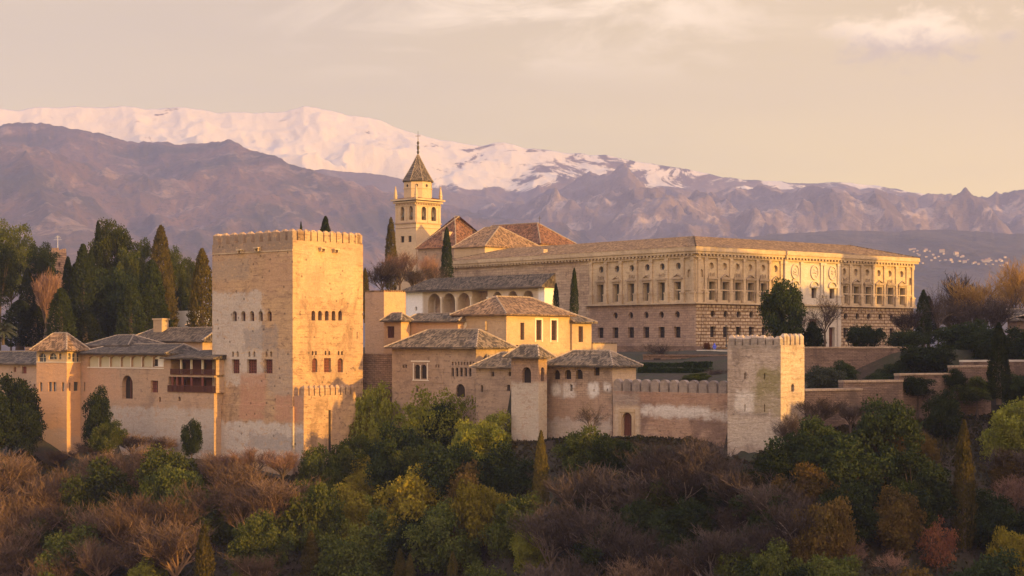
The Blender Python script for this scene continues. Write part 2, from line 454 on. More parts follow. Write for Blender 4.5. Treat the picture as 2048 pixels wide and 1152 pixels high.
# ------------------------------------------------------------------ noise for terrain
def vnoise(x, y, seed):
    xi, yi = np.floor(x).astype(np.int64), np.floor(y).astype(np.int64); fx, fy = x - xi, y - yi
    fx = fx * fx * fx * (fx * (fx * 6 - 15) + 10); fy = fy * fy * fy * (fy * (fy * 6 - 15) + 10)
    def h(a, b):
        v = (a * 374761393 + b * 668265263 + seed * 1442695041) & 0xFFFFFFFF
        v = ((v ^ (v >> 13)) * 1274126177) & 0xFFFFFFFF
        v = ((v ^ (v >> 16)) * 2246822519) & 0xFFFFFFFF
        return ((v ^ (v >> 13)) & 0xFFFFFF) / float(0xFFFFFF)
    a, b = h(xi, yi), h(xi + 1, yi); c, d = h(xi, yi + 1), h(xi + 1, yi + 1)
    return (a * (1 - fx) + b * fx) * (1 - fy) + (c * (1 - fx) + d * fx) * fy
def fbm(x, y, seed, o=5, ridged=False, gain=0.5):
    s, a, t = 0.0, 1.0, 0.0
    for i in range(o):
        n = vnoise(x, y, seed + i * 17)
        if ridged: n = 1 - abs(2 * n - 1)
        s = s + a * n; t += a; a *= gain; x, y = x * 2.03 + 5.1, y * 2.03 + 9.7
    return s / t

def grid_mesh(name, X, Y, Z, mat, kind='structure'):
    ny, nx = X.shape
    V = np.stack([X, Y, Z], -1).reshape(-1, 3).astype(np.float32)
    i = np.arange(ny * nx).reshape(ny, nx)
    Q = np.stack([i[:-1, :-1], i[:-1, 1:], i[1:, 1:], i[1:, :-1]], -1).reshape(-1, 4)
    me = bpy.data.meshes.new(name)
    me.vertices.add(len(V)); me.vertices.foreach_set('co', V.ravel())
    me.loops.add(Q.size); me.loops.foreach_set('vertex_index', Q.ravel().astype(np.int32))
    me.polygons.add(len(Q)); me.polygons.foreach_set('loop_start', np.arange(0, Q.size, 4, dtype=np.int32))
    me.update(calc_edges=True); me.polygons.foreach_set('use_smooth', np.ones(len(Q), dtype=bool))
    o = link_mesh(name, me, mat); o['kind'] = kind
    return o

# ------------------------------------------------------------------ ground of the hill
WPY = [(-60, 392), (60, 382.5), (72, 374.6), (133.6, 370), (160, 372.5), (337, 357), (404, 351.6), (424, 350.4), (585, 340), (592, 338.8), (714, 349.5), (722, 353.6), (784, 349.2), (952, 337), (1020, 331.6), (1024, 325.6), (1077, 322), (1090, 323.4), (1096, 326), (1224, 318), (1453, 305.3), (1457, 303.4), (1561.5, 296.5), (1580, 299.5), (1724, 306), (1806, 314), (1910, 320), (1982, 324), (2110, 336)]
WX = [-2600, -190] + [(p - 1024) / F * (y - DY) for p, y in WPY] + [130, 2600]
WY = [1500, 390] + [y - DY for p, y in WPY] + [232, 232]
ZX = [(p - 1024) / F * (float(np.interp(p, *zip(*WPY))) - DY) for p in (-60, 60, 130, 400, 585, 700, 800, 1024, 1220, 1380, 1455, 1561, 1600, 1800, 2110)]
ZZ = [-13, -13, -18, -17.5, -19.5, -17.5, -15, -13.6, -12.6, -12.2, -13.2, -13.4, -11, -10.2, -9.5]
def ground(x, y):
    x = np.asarray(x, float); y = np.asarray(y, float)
    yw = np.interp(x, WX, WY); zb = np.interp(x, ZX, ZZ); d = yw - y
    front = zb - 0.52 * np.maximum(d - 2.0, 0) + (fbm(x * 0.06, y * 0.06, 3, 4) - 0.5) * 5 * np.clip(d / 15, 0, 1)
    floor = -84 + np.clip((120 - y) / 120, 0, 1) ** 1.3 * 81.5
    front = np.maximum(front, floor + 0 * d)
    spur = -4.0 - 0.9 * np.maximum(0, y - 148) - 0.9 * np.maximum(0, 92 - x) - 0.6 * np.maximum(0, 125 - y) - 0.02 * np.maximum(0, x - 150)  # unseen rise of ground, added to shade the grey thicket
    front = np.where(y < 235, np.maximum(front, spur), front)
    front = np.where(y < 5, np.minimum(front, -2.4), front)
    zp = np.interp(-d, [0, 25, 60, 90, 3000], [-5.5, -5.0, -1.5, -0.6, -0.6])
    zp = np.where(x < -40, np.interp(-d, [0, 20, 60], [-9.0, -7.0, -2.0]), zp)
    zp = np.where(x > 37, np.interp(y, [215, 268.5, 272.5], [-7.6, -5.8, -0.75]), zp)
    far = np.interp(y, [475, 800, 2000, 12000], [0, -55, -45, -30])
    back = zp + np.where(y > 475, far, 0)
    t = np.clip((-d - 2.2) / 1.2, 0, 1)
    return front * (1 - t) + back * t
def gz(x, y): return float(ground(np.array([x]), np.array([y]))[0])

gm, g, b = new_mat('hill_soil')
pos = g.n('ShaderNodeNewGeometry').outputs['Position']
c = g.mix(g.ramp(g.noise(pos, 0.12, 6, 0.6), 0.4, 0.6), (0.045, 0.033, 0.024), (0.035, 0.036, 0.02))
c = g.mix(g.math('MULTIPLY', g.ramp(g.noise(pos, 1.2, 5, 0.7), 0.5, 0.7), 0.6), c, (0.085, 0.06, 0.042))
g.set(b.inputs['Base Color'], c); g.set(b.inputs['Normal'], g.bump(g.noise(pos, 1.5, 6, 0.7), 0.8, 0.3))
gx = np.unique(np.concatenate([np.linspace(-2950, -122, 40), np.arange(-120, 121, 1.5), np.linspace(122, 2950, 40)]))
gy = np.unique(np.concatenate([np.linspace(-60, 90, 20), np.concatenate([np.arange(90, 205, 2.4), np.arange(205, 280, 1.0), np.arange(280, 440, 3)]), np.linspace(440, 900, 30), np.geomspace(900, 9900, 30)]))
GX, GY = np.meshgrid(gx, gy)
grid_mesh('ground', GX, GY, ground(GX, GY), gm)

# ------------------------------------------------------------------ mountains
def layer(name, Yc, depth, prof, amp, mat, nx=620, ny=170, base=-60.0, power=1.0, seed=1, lx=420.0, jag=0.05, back=0.35, stretch=2.2, k0=-60, k1=2108, crest=4.0, oct_=6):
    k = np.linspace(k0, k1, nx); s = np.concatenate([np.linspace(1.0, 0.0, ny), -np.linspace(0.05, back, 10)])
    px, py = zip(*prof)
    H = (HY - np.interp(k, px, py)) / F * Yc
    K, S = np.meshgrid(k, s)
    Y = Yc - depth * S; X = (K - 1024) / F * Y
    kern = np.exp(-0.5 * (np.arange(-60, 61) / 22.0) ** 2); kern /= kern.sum()
    Hs = np.convolve(np.pad(H, 60, mode='edge'), kern, 'valid')
    H = H + (fbm(k / 9.0, k * 0 + 3.3, seed + 7, 4) - 0.5) * crest * Yc / F
    mixs = np.clip(np.abs(S) * 3.2, 0, 1); mixs = mixs * mixs * (3 - 2 * mixs)
    Hc = H[None, :] * (1 - mixs) + Hs[None, :] * mixs
    Sp = np.clip(S, 0, 1)
    shape = np.where(S >= 0, (1 - Sp) ** power, 1 + S * 1.6)
    # gullies run down the slope and lean a little sideways
    a = fbm((X + Y * 0.35) / lx, Y / (lx * stretch), seed, oct_, True, 0.52)
    n2 = fbm(X / (lx * 0.22), Y / (lx * 0.4), seed + 50, 5, False, 0.6)
    env = np.sin(np.pi * np.clip(Sp * 0.92 + 0.05, 0, 1)) ** 0.8
    wv = jag + env
    Z = base + (Hc - base) * shape + amp * ((a - 0.62) * wv * 1.6 + (n2 - 0.5) * 0.35 * wv)
    o = grid_mesh(name, X, Y, Z, mat)
    return X, Y, Z

def mount_mat(name, c1, c2, rock, sc, rock_amt, speck, snow=None):
    m, g, b = new_mat(name)
    geo = g.n('ShaderNodeNewGeometry'); pos = geo.outputs['Position']
    n1 = g.noise(pos, sc, 7, 0.62, 0.5)
    col = g.mix(g.ramp(n1, 0.38, 0.62), c1, c2)
    n2 = g.noise(pos, sc * 2.6, 7, 0.66, 0.8)
    col = g.mix(g.math('MULTIPLY', g.ramp(n2, 0.54, 0.64), rock_amt), col, rock)
    n3 = g.noise(pos, sc * 26, 3, 0.7)
    col = g.mix(g.math('MULTIPLY', g.ramp(n3, 0.52, 0.66), speck), col, (0.03, 0.035, 0.025))
    if snow:
        col = snow(g, pos, col, geo)
    g.set(b.inputs['Base Color'], col)
    g.set(b.inputs['Normal'], g.bump(g.math('ADD', n2, g.math('MULTIPLY', n3, 0.4)), 0.6, 24.0))
    return m

SNOW = [(-260, 215), (0, 207), (40, 212), (55, 208), (110, 210), (160, 212), (235, 213), (300, 217), (330, 213), (380, 222), (440, 233), (480, 230), (540, 228), (575, 225), (607, 212), (640, 220), (700, 232), (760, 245), (800, 260), (830, 268), (880, 280), (930, 284), (960, 288), (1000, 286), (1060, 296), (1120, 302), (1180, 306), (1210, 304), (1260, 310), (1330, 322), (1400, 340), (1450, 355), (1520, 367), (1600, 373), (1700, 380), (2308, 430)]
HILL = [(-260, 262), (0, 243), (40, 242), (100, 244), (150, 246), (200, 255), (250, 268), (300, 280), (350, 290), (400, 293), (440, 294), (457, 287), (475, 291), (500, 305), (560, 320), (620, 333), (660, 348), (700, 362), (750, 378), (800, 395), (860, 408), (920, 420), (1000, 436), (1100, 458), (1200, 480), (1400, 520), (2308, 610)]
RIDGE = [(-260, 420), (400, 380), (560, 352), (640, 337), (700, 341), (760, 345), (850, 365), (950, 386), (1000, 398), (1060, 410), (1130, 428), (1200, 440), (1400, 470), (2308, 540)]
CRAG = [(-260, 700), (700, 560), (900, 470), (1000, 430), (1060, 405), (1090, 394), (1130, 374), (1160, 356), (1180, 350), (1200, 353), (1230, 348), (1260, 350), (1290, 366), (1310, 362), (1330, 362), (1360, 355), (1390, 370), (1410, 366), (1440, 360), (1480, 362), (1520, 372), (1560, 380), (1610, 375), (1640, 356), (1652, 358), (1670, 368), (1700, 372), (1750, 362), (1800, 378), (1850, 388), (1900, 400), (1960, 412), (1982, 408), (1992, 397), (2002, 406), (2048, 403), (2308, 430)]
LOW = [(-260, 640), (900, 600), (1200, 520), (1400, 490), (1500, 478), (1600, 470), (1700, 464), (1780, 466), (1850, 460), (1950, 464), (2048, 470), (2308, 480)]

def snow_fn(g, pos, rockcol, geo):
    s = g.sep(pos)
    n = g.noise(g.scale(pos, (1.0, 0.35, 2.2)), 0.003, 8, 0.68, 1.6)
    # bare ground shows on the lower and western flank
    west = g.ramp(s[0], -670.0, 410.0)
    low = g.ramp(s[2], 880.0, 630.0)
    thr = g.math('MULTIPLY_ADD', low, 0.30, g.math('MULTIPLY_ADD', west, 0.145, -0.155))
    k = g.ramp(g.math('ADD', n, thr), 0.46, 0.52)
    sn = g.mix(g.noise(g.scale(pos, (0.6, 0.3, 2.4)), 0.003, 6, 0.6, 1.2), (0.55, 0.49, 0.405), (0.66, 0.585, 0.485))
    return g.mix(k, sn, rockcol)
m_snow = mount_mat('snow_range', (0.10, 0.075, 0.065), (0.15, 0.11, 0.09), (0.2, 0.15, 0.12), 0.001, 0.5, 0.3, snow_fn)
m_snow.node_tree.nodes['Bump'].inputs['Strength'].default_value = 0.5
m_hill = mount_mat('wooded_mountain', (0.05, 0.042, 0.032), (0.14, 0.085, 0.06), (0.36, 0.25, 0.18), 0.0025, 0.42, 0.7)
m_ridge = mount_mat('heath_ridge', (0.10, 0.075, 0.06), (0.14, 0.10, 0.08), (0.22, 0.17, 0.13), 0.0015, 0.5, 0.3)
m_crag = mount_mat('limestone_crags', (0.10, 0.075, 0.065), (0.19, 0.14, 0.115), (0.42, 0.32, 0.25), 0.0022, 0.65, 0.4)
m_low = mount_mat('dry_foothill', (0.05, 0.042, 0.035), (0.08, 0.062, 0.05), (0.13, 0.10, 0.08), 0.002, 0.3, 0.5)

layer('snowy_mountains', 9200, 1900, SNOW, 300, m_snow, seed=11, lx=1000, power=0.9, jag=0.012, stretch=1.0, oct_=5, crest=0.8)
layer('ridge_hills', 8000, 1600, RIDGE, 120, m_ridge, seed=23, lx=840, power=0.9, jag=0.03)
layer('crag_mountains', 7600, 2600, CRAG, 330, m_crag, seed=37, lx=680, power=0.9, jag=0.08, crest=9)
layer('wooded_mountain', 7100, 3400, HILL, 230, m_hill, seed=5, lx=820, power=0.9, jag=0.03, crest=6)
LX, LY, LZ = layer('foothill', 5200, 2200, LOW, 80, m_low, seed=71, lx=760, power=0.9, jag=0.03)

# ------------------------------------------------------------------ the air between here and the mountains
hz = MB()
hx0, hx1, hy0, hy1, hz0, hz1 = -3000, 3000, -75, 10000, -95, 1480
v = [(x, y, z) for z in (hz0, hz1) for y in (hy0, hy1) for x in (hx0, hx1)]
for q in ((0, 2, 3, 1), (4, 5, 7, 6), (0, 1, 5, 4), (2, 6, 7, 3), (0, 4, 6, 2), (1, 3, 7, 5)): hz.add([v[i] for i in q])
hm = bpy.data.materials.new('haze_air'); hm.use_nodes = True
g = NT(hm.node_tree); pv = g.n('ShaderNodeVolumePrincipled')
pv.inputs['Color'].default_value = (0.42, 0.50, 1.0, 1); pv.inputs['Density'].default_value = 0.88e-4; pv.inputs['Anisotropy'].default_value = 0.0
g.set(g.n('ShaderNodeOutputMaterial').inputs['Volume'], pv.outputs[0])
haze = hz.build('haze', hm); haze['kind'] = 'stuff'

# ------------------------------------------------------------------ the palace hill: materials
M = {}
tower_c = dict(base=(0.46, 0.305, 0.175), alt=(0.38, 0.25, 0.16), stain=(0.24, 0.155, 0.10))
FRC = Frame(585.4, 340)                       # Comares tower corner
def cp(x, y): return (380 + x / 2.1325, 420 + y / 2.1325)
def upatch(fc, x0, x1, y0, y1, c, st, amp):
    t0, t1 = fc.t(x0), fc.t(x1); tm = (t0 + t1) / 2
    return (fc.uoff + min(t0, t1), fc.uoff + max(t0, t1), fc.z(y1, tm), fc.z(y0, tm), c, st, amp)
L_, R_ = FRC.L, FRC.R
brick_c, white_c, grey_c = (0.41, 0.225, 0.145), (0.47, 0.42, 0.38), (0.25, 0.215, 0.20)
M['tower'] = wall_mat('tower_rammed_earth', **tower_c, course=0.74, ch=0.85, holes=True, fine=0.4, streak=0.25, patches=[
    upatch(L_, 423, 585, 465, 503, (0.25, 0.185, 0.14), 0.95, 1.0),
    upatch(L_, 423, 525, 585, 770, white_c, 0.7, 4.0), upatch(L_, 425, 500, 520, 560, (0.30, 0.235, 0.185), 0.6, 4.0), upatch(L_, 535, 586, 700, 790, (0.36, 0.29, 0.24), 0.5, 4.0),
    upatch(L_, 487, 556, 655, 700, grey_c, 0.6, 4.0),
    upatch(L_, 481, 530, 748, 838, brick_c, 0.85, 1.2),
    upatch(L_, 552, 584, 792, 842, brick_c, 0.85, 1.2),
    upatch(L_, 420, 586, 845, 915, white_c, 0.85, 3.0),
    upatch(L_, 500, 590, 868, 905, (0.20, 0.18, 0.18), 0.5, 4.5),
    upatch(L_, 528, 584, 510, 580, (0.40, 0.25, 0.16), 0.6, 4.0),
    upatch(R_, 600, 710, 500, 600, (0.50, 0.37, 0.25), 0.4, 5.0),
])
M['tan'] = wall_mat('tan_plaster', (0.44, 0.30, 0.21), (0.38, 0.27, 0.20), (0.25, 0.175, 0.13), course=0.3, fine=0.25)
M['pinkwall'] = wall_mat('weathered_pink_plaster', (0.31, 0.22, 0.16), (0.38, 0.275, 0.20), (0.19, 0.135, 0.105), course=0.5, fine=0.32, streak=0.45)
M['orange'] = wall_mat('ochre_plaster', (0.52, 0.315, 0.185), (0.47, 0.30, 0.19), (0.36, 0.23, 0.16), course=0.28, fine=0.2, streak=0.3)
M['cream'] = wall_mat('cream_plaster', (0.48, 0.345, 0.22), (0.42, 0.305, 0.195), (0.29, 0.21, 0.145), course=0.25, fine=0.22, streak=0.3)
M['white'] = wall_mat('white_render', (0.74, 0.70, 0.66), (0.68, 0.63, 0.58), (0.5, 0.45, 0.4), course=0.1, fine=0.08, streak=0.2)
M['rubble'] = wall_mat('rubble_masonry', (0.34, 0.235, 0.17), (0.27, 0.18, 0.135), (0.15, 0.105, 0.085), course=0.65, ch=0.5, fine=0.45, bump=0.9, blocks=(0.9, 0.32, 0.06))
M['brickwall'] = wall_mat('brick_and_earth', (0.33, 0.215, 0.16), (0.42, 0.30, 0.23), (0.19, 0.125, 0.10), course=0.6, ch=0.55, fine=0.38, bump=0.8, blocks=(0.7, 0.25, 0.035))
M['darkbrick'] = wall_mat('dark_terrace_brick', (0.20, 0.135, 0.105), (0.26, 0.18, 0.145), (0.12, 0.085, 0.07), course=0.6, ch=0.5, fine=0.35, bump=0.8, blocks=(0.6, 0.22, 0.03))
M['stone'] = wall_mat('palace_sandstone', (0.51, 0.395, 0.265), (0.42, 0.325, 0.22), (0.27, 0.20, 0.14), course=0.35, fine=0.28, streak=0.75)
M['trimstone'] = wall_mat('carved_sandstone', (0.51, 0.395, 0.27), (0.42, 0.32, 0.22), (0.27, 0.205, 0.15), course=0.3, fine=0.3, streak=0.5)
M['pedstone'] = wall_mat('weathered_pediment_stone', (0.40, 0.305, 0.21), (0.33, 0.25, 0.175), (0.2, 0.15, 0.11), course=0.4, fine=0.3, streak=0.5)
M['roughstone'] = wall_mat('unfinished_ashlar', (0.44, 0.34, 0.25), (0.36, 0.265, 0.195), (0.22, 0.155, 0.12), course=0.5, ch=0.8, fine=0.35, streak=0.5, blocks=(1.3, 0.5, 0.03))
M['redstone'] = wall_mat('reddish_ground_floor', (0.40, 0.285, 0.215), (0.35, 0.24, 0.18), (0.23, 0.16, 0.125), course=0.4, ch=0.5, fine=0.3, streak=0.4, blocks=(1.0, 0.45, 0.03))
M['rustic'] = wall_mat('rusticated_blocks', (0.48, 0.37, 0.265), (0.42, 0.32, 0.23), (0.28, 0.20, 0.15), course=0.25, fine=0.3, streak=0.35, blocks=(1.35, 0.62, 0.11), joint=(0.42, 0.30, 0.2), bump=1.0)
M['marble'] = wall_mat('grey_marble', (0.52, 0.465, 0.41), (0.46, 0.40, 0.35), (0.33, 0.28, 0.24), course=0.2, fine=0.18, streak=0.5)
M['tile'] = tile_mat('grey_brown_roof_tiles', (0.115, 0.088, 0.064), (0.20, 0.15, 0.105), (0.058, 0.05, 0.042))
M['tile_warm'] = tile_mat('ochre_roof_tiles', (0.20, 0.12, 0.068), (0.29, 0.18, 0.105), (0.105, 0.072, 0.05), 0.5)
M['tile_red'] = tile_mat('red_brown_roof_tiles', (0.165, 0.075, 0.042), (0.235, 0.115, 0.065), (0.085, 0.05, 0.038), 0.4)
M['tile_dark'] = tile_mat('dark_roof_tiles', (0.078, 0.062, 0.05), (0.13, 0.10, 0.078), (0.045, 0.04, 0.036), 0.5)
M['tile_pal'] = tile_mat('palace_roof_tiles', (0.20, 0.125, 0.072), (0.27, 0.175, 0.10), (0.13, 0.085, 0.058), 0.4)
M['tile_slate'] = tile_mat('glazed_spire_tiles', (0.10, 0.085, 0.075), (0.14, 0.11, 0.09), (0.08, 0.07, 0.065), 0.3)
M['ridge'] = plain_mat('mortared_ridge', (0.34, 0.265, 0.20), 0.5, 2.0)
M['dark'] = plain_mat('dark_interior', (0.035, 0.026, 0.022), 0.3)
M['glass'] = plain_mat('window_glass', (0.055, 0.06, 0.07), 0.3, 2.0, 0.25, 0.5)
M['wood'] = plain_mat('red_brown_wood', (0.10, 0.042, 0.03), 0.35, 3.0)
M['lattice'] = plain_mat('red_lattice_wood', (0.17, 0.06, 0.045), 0.35, 3.0)
M['shutter'] = plain_mat('grey_green_shutter', (0.085, 0.075, 0.055), 0.3, 2.0)
M['whitewood'] = plain_mat('pale_column_paint', (0.62, 0.55, 0.46), 0.15, 2.0)
M['infill'] = plain_mat('pale_loggia_infill', (0.46, 0.41, 0.30), 0.12, 0.8)
M['iron'] = plain_mat('dark_iron', (0.05, 0.045, 0.04), 0.2, 3.0, 0.6, 0.4)
M['hedge'] = leaf_mat('clipped_hedge', (0.022, 0.035, 0.014), (0.035, 0.052, 0.02), (0.05, 0.065, 0.025), 0.8)
M['bronze'] = plain_mat('aged_bronze', (0.09, 0.075, 0.05), 0.3, 4.0, 0.5, 0.4)

def merlon(root, fc, tc, w_, z0, z1, d0, d1, mat, cap=0.35, name='merlon'):
    mb = MB(); mb.box(fc, tc - w_ / 2, tc + w_ / 2, z0, z1 - cap, d0, d1)
    e = 0.0
    A = [fc.pt(tc - w_ / 2 - e, z1 - cap, d0 - e), fc.pt(tc + w_ / 2 + e, z1 - cap, d0 - e), fc.pt(tc + w_ / 2 + e, z1 - cap, d1 + e), fc.pt(tc - w_ / 2 - e, z1 - cap, d1 + e)]
    m = (d0 + d1) / 2; k = w_ * 0.2
    B = [fc.pt(tc - k, z1, m - 0.12), fc.pt(tc + k, z1, m - 0.12), fc.pt(tc + k, z1, m + 0.12), fc.pt(tc - k, z1, m + 0.12)]
    for i in range(4): mb.add([A[i], A[(i + 1) % 4], B[(i + 1) % 4], B[i]])
    mb.add(B); return mb.build(name, mat, root)

def windows(root, fc, opens, mat, name='window', bars=None, barmat=None):
    for o in opens: pane(fc, o, mat, root, name, bars, barmat)

def base_pt(fr, zb): return (fr.X, fr.Y, zb)

# ------------------------------------------------------------------ Comares tower
def comares():
    fr = FRC; zt, zb = fr.z(480), -24
    r = thing('fortress_tower', base_pt(fr, zb), 'huge square crenellated tower of pale rammed earth, tallest block of the palace', 'tower')
    L, R = fr.L.t(424.5), fr.R.t(726)
    cpx = lambda l: [(k, *(380 + v / 2.1325 for v in (a, b)), *(420 + v / 2.1325 for v in (c, d)), dp) for k, a, b, c, d, dp in l]
    up_l = opens_px(fr.L, cpx([('arch', x - 9.5, x + 9.5, 431, 474, 0.6) for x in (190, 227, 264, 301, 339)]))
    up_r = opens_px(fr.R, cpx([('arch', x - 8, x + 8, 430, 471, 0.6) for x in (526, 554, 583, 612, 640)]))
    lo_l = opens_px(fr.L, cpx([('rect', a, b, 637, 697, 0.45) for a, b in ((178, 211), (243, 285), (317, 352))]))
    lo_r = opens_px(fr.R, cpx([('arch', 521, 543, 632, 692, 0.4), ('rect', 571, 601, 632, 692, 0.4), ('arch', 630, 652, 632, 692, 0.4)]))
    sm_l = opens_px(fr.L, cpx([('arch', x - 4.5, x + 4.5, 603, 626, 0.4) for x in (183, 203, 253, 274, 326, 346)]))
    sm_r = opens_px(fr.R, cpx([('arch', x - 3.5, x + 3.5, 601, 619, 0.4) for x in (523, 537, 578, 594, 634, 648)] + [('rect', 711, 714, 520, 550, 0.4)]))
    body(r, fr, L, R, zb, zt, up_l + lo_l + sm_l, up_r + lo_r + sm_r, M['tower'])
    windows(r, fr.L, up_l, M['dark'], bars=(2, 3, 0.06), barmat=M['lattice']); windows(r, fr.R, up_r, M['dark'], bars=(2, 3, 0.06), barmat=M['wood'])
    windows(r, fr.L, lo_l, M['wood'], bars=(3, 4, 0.10), barmat=M['lattice']); windows(r, fr.R, lo_r, M['wood'], bars=(3, 4, 0.10), barmat=M['lattice'])
    windows(r, fr.L, sm_l, M['dark'], name='small_window'); windows(r, fr.R, sm_r, M['dark'], name='small_window')
    # plinth on the left foot and low parapet band
    pl = MB(); z1 = fr.z(806); pl.box(fr.L.shift(0.0), -0.28, L + 1.6, zb, z1 - 0.5, -3, 0.22)
    pl.build('plinth', M['tower'], r)
    for fc, ln, xs, w_ in ((fr.L, L, (108, 143, 179, 214, 250, 286, 322, 357, 395, 426), 1.12), (fr.R, R, (449, 474, 502, 530, 557, 585, 612, 638, 665, 692, 717, 735), 1.35)):
        for x in xs:
            t = fc.t(380 + x / 2.1325); t = min(max(t, w_ / 2 + 0.02), ln - w_ / 2 - 0.02)
            if fc is fr.R and t < 1.6: t = 1.62 + 0.01
            merlon(r, fc, t, w_ * (1.0 if fc is fr.L else 0.80), zt + 0.002, fr.z(457), -0.82, -0.012, M['tower'])
    # merlons of the two far sides, seen from other positions
    for b in np.arange(1.4, R, 2.2): merlon(r, Face(fr.P(L, 0), fr.ur, -Vector(fr.ul) * -1, 300), float(b), 1.4, zt + 0.002, fr.z(457), -0.8, -0.01, M['tower'])
    for a in np.arange(1.4, L, 2.2): merlon(r, Face(fr.P(0, R), fr.ul, fr.ur, 400), float(a), 1.4, zt + 0.002, fr.z(457), -0.8, -0.01, M['tower'])
    for fc, x, y in ((fr.L, 222, 163), (fr.L, 295, 158), (fr.R, 558, 156), (fr.R, 615, 158)):
        t = fc.t(380 + x / 2.1325); z = fr.z(420 + y / 2.1325 - (2 if fc is fr.L else 0)); mb = MB()
        mb.box(fc, t - 0.55, t + 0.55, z - 0.1, z + 0.1, 0.002, 0.75); mb.box(fc, t - 0.42, t - 0.27, z - 0.5, z - 0.102, 0.002, 0.6); mb.box(fc, t + 0.27, t + 0.42, z - 0.5, z - 0.102, 0.002, 0.6)
        mb.build('drain_ledge', M['trimstone'], r)
    bd = MB(); bd.box(fr.L, 0.004, L - 0.02, zt - 1.55, zt - 1.4, 0.003, 0.09); bd.build('string_course', M['trimstone'], r)
comares()

# bastion with merlons wrapped round the lit foot of the tower
def bastion():
    fr0 = FRC; q = fr0.local(-1.7, -0.25)
    fr = Frame(1024, 340, 41.4); p = fr0.P(-2.2, 0.2); fr.Y = p.y; fr.X, fr.Y = p.x, p.y; fr.L.o = Vector((p.x, p.y, 0)); fr.R.o = Vector((p.x, p.y, 0))
    zb = -24; R = fr.R.t(712); zt = fr.z(792); ztop = fr.z(771)
    r = thing('bastion_wall', (p.x, p.y, zb), 'low crenellated wall hugging the sunlit foot of the big square tower', 'wall')
    body(r, fr, 2.15, R, zb, zt, [], [], M['tower'])
    n = 10; w_ = R / n
    for i in range(n): merlon(r, fr.R, (i + 0.5) * w_, w_ * 0.80, zt + 0.002, ztop, -0.8, -0.01, M['tower'], 0.45)
    mb = MB(); t = fr.R.t(659); mb.box(fr.R, t - 0.2, t + 0.2, zb, fr.z(822), 0.002, 0.06); mb.build('drain_stain', M['dark'], r)
bastion()

# ------------------------------------------------------------------ lantern tower on the left (Peinador)
def c1(x, y): return x / 2.0955, 400 + y / 2.0955
def o1(l): return [(k, a / 2.0955, b / 2.0955, 400 + c / 2.0955, 400 + d / 2.0955, dp) for k, a, b, c, d, dp in l]
FRP = Frame(133.6, 370, 31)
def peinador():
    fr = FRP; zb = -24; zt = fr.z(702); L, R = fr.L.t(73), fr.R.t(168)
    M['peinador'] = wall_mat('orange_tower_plaster', (0.54, 0.31, 0.17), (0.49, 0.29, 0.175), (0.34, 0.22, 0.15), course=0.2, fine=0.15, streak=0.25, patches=[
        (-1, L + 1, -30, fr.z(858), (0.40, 0.29, 0.225), 0.85, 1.2), (99, 101 + R, -30, fr.z(875), (0.42, 0.29, 0.21), 0.7, 1.5)])
    r = thing('lantern_tower', base_pt(fr, zb), 'slim orange tower with an arcaded lookout and pyramid roof', 'tower')
    lo_l = opens_px(fr.L, o1([('rect', 166, 178, 765, 802, .3), ('rect', 203, 219, 763, 802, .3), ('rect', 221, 236, 763, 802, .3), ('rect', 258, 270, 765, 802, .3)]))
    lo_r = opens_px(fr.R, o1([('rect', 289, 296, 765, 800, .3), ('rect', 309, 329, 762, 800, .3), ('rect', 340, 347, 763, 798, .3)]))
    body(r, fr, L, R, zb, zt - 1.9, lo_l, lo_r, M['peinador'])
    windows(r, fr.L, lo_l, M['glass'], bars=(1, 0, .08), barmat=M['whitewood']); windows(r, fr.R, lo_r, M['glass'])
    # open lookout
    up = MB()
    ol = opens_px(fr.L, o1([('arch', 161, 193, 642, 683, .35), ('arch', 204, 238, 642, 668, .35), ('arch', 245, 258, 642, 668, .35)]))
    orr = opens_px(fr.R, o1([('arch', 284, 297, 642, 668, .35), ('arch', 301, 316, 642, 683, .35), ('arch', 320, 334, 642, 683, .35)]))
    z0, z1 = zt - 1.9, fr.z(700.0)
    z0 = z0 + 0.002
    wall_panel(up, fr.L, 0, L, z0, z1, [(k, a, b, max(c, z0 + .05), min(d, z1 - .1), e) for k, a, b, c, d, e in ol]); wall_panel(up, fr.R, 0, R, z0, z1, [(k, a, b, max(c, z0 + .05), min(d, z1 - .1), e) for k, a, b, c, d, e in orr])
    up.build('lookout_wall', M['cream'], r)
    z1b = fr.z(705)
    A, B, C, D = fr.P(0, 0), fr.P(L, 0), fr.P(L, R), fr.P(0, R); bk = MB()
    for p, q in ((B, C), (C, D)): bk.add([(p.x, p.y, z0), (q.x, q.y, z0), (q.x, q.y, z1), (p.x, p.y, z1)])
    bk.build('back_wall', M['cream'], r)
    cl = lambda l: [(k, a, b, max(c, z0 + .05), min(d, z1 - .1), e) for k, a, b, c, d, e in l]
    windows(r, fr.L, cl(ol), M['glass'], name='lookout_window', bars=(1, 1, .05), barmat=M['whitewood'])
    windows(r, fr.R, cl(orr), M['glass'], name='lookout_window', bars=(1, 1, .05), barmat=M['whitewood'])
    sl = MB(); sl.box(fr.L, -0.02, L, z0 - 0.02, z0 + 0.1, 0.004, 0.1); sl.box(fr.R, -0.02, R, z0 - 0.021, z0 + 0.101, 0.004, 0.102)
    sl.build('sill_band', M['whitewood'], r)
    ro = hip_roof(r, fr, -0.8, L + 0.8, -0.8, R + 0.8, z1 + 0.02, fr.z(665.5), 'a', (R + 1.6) / 2, (R + 1.6) / 2, M['tile_warm'], ridge=M['ridge'])
peinador()

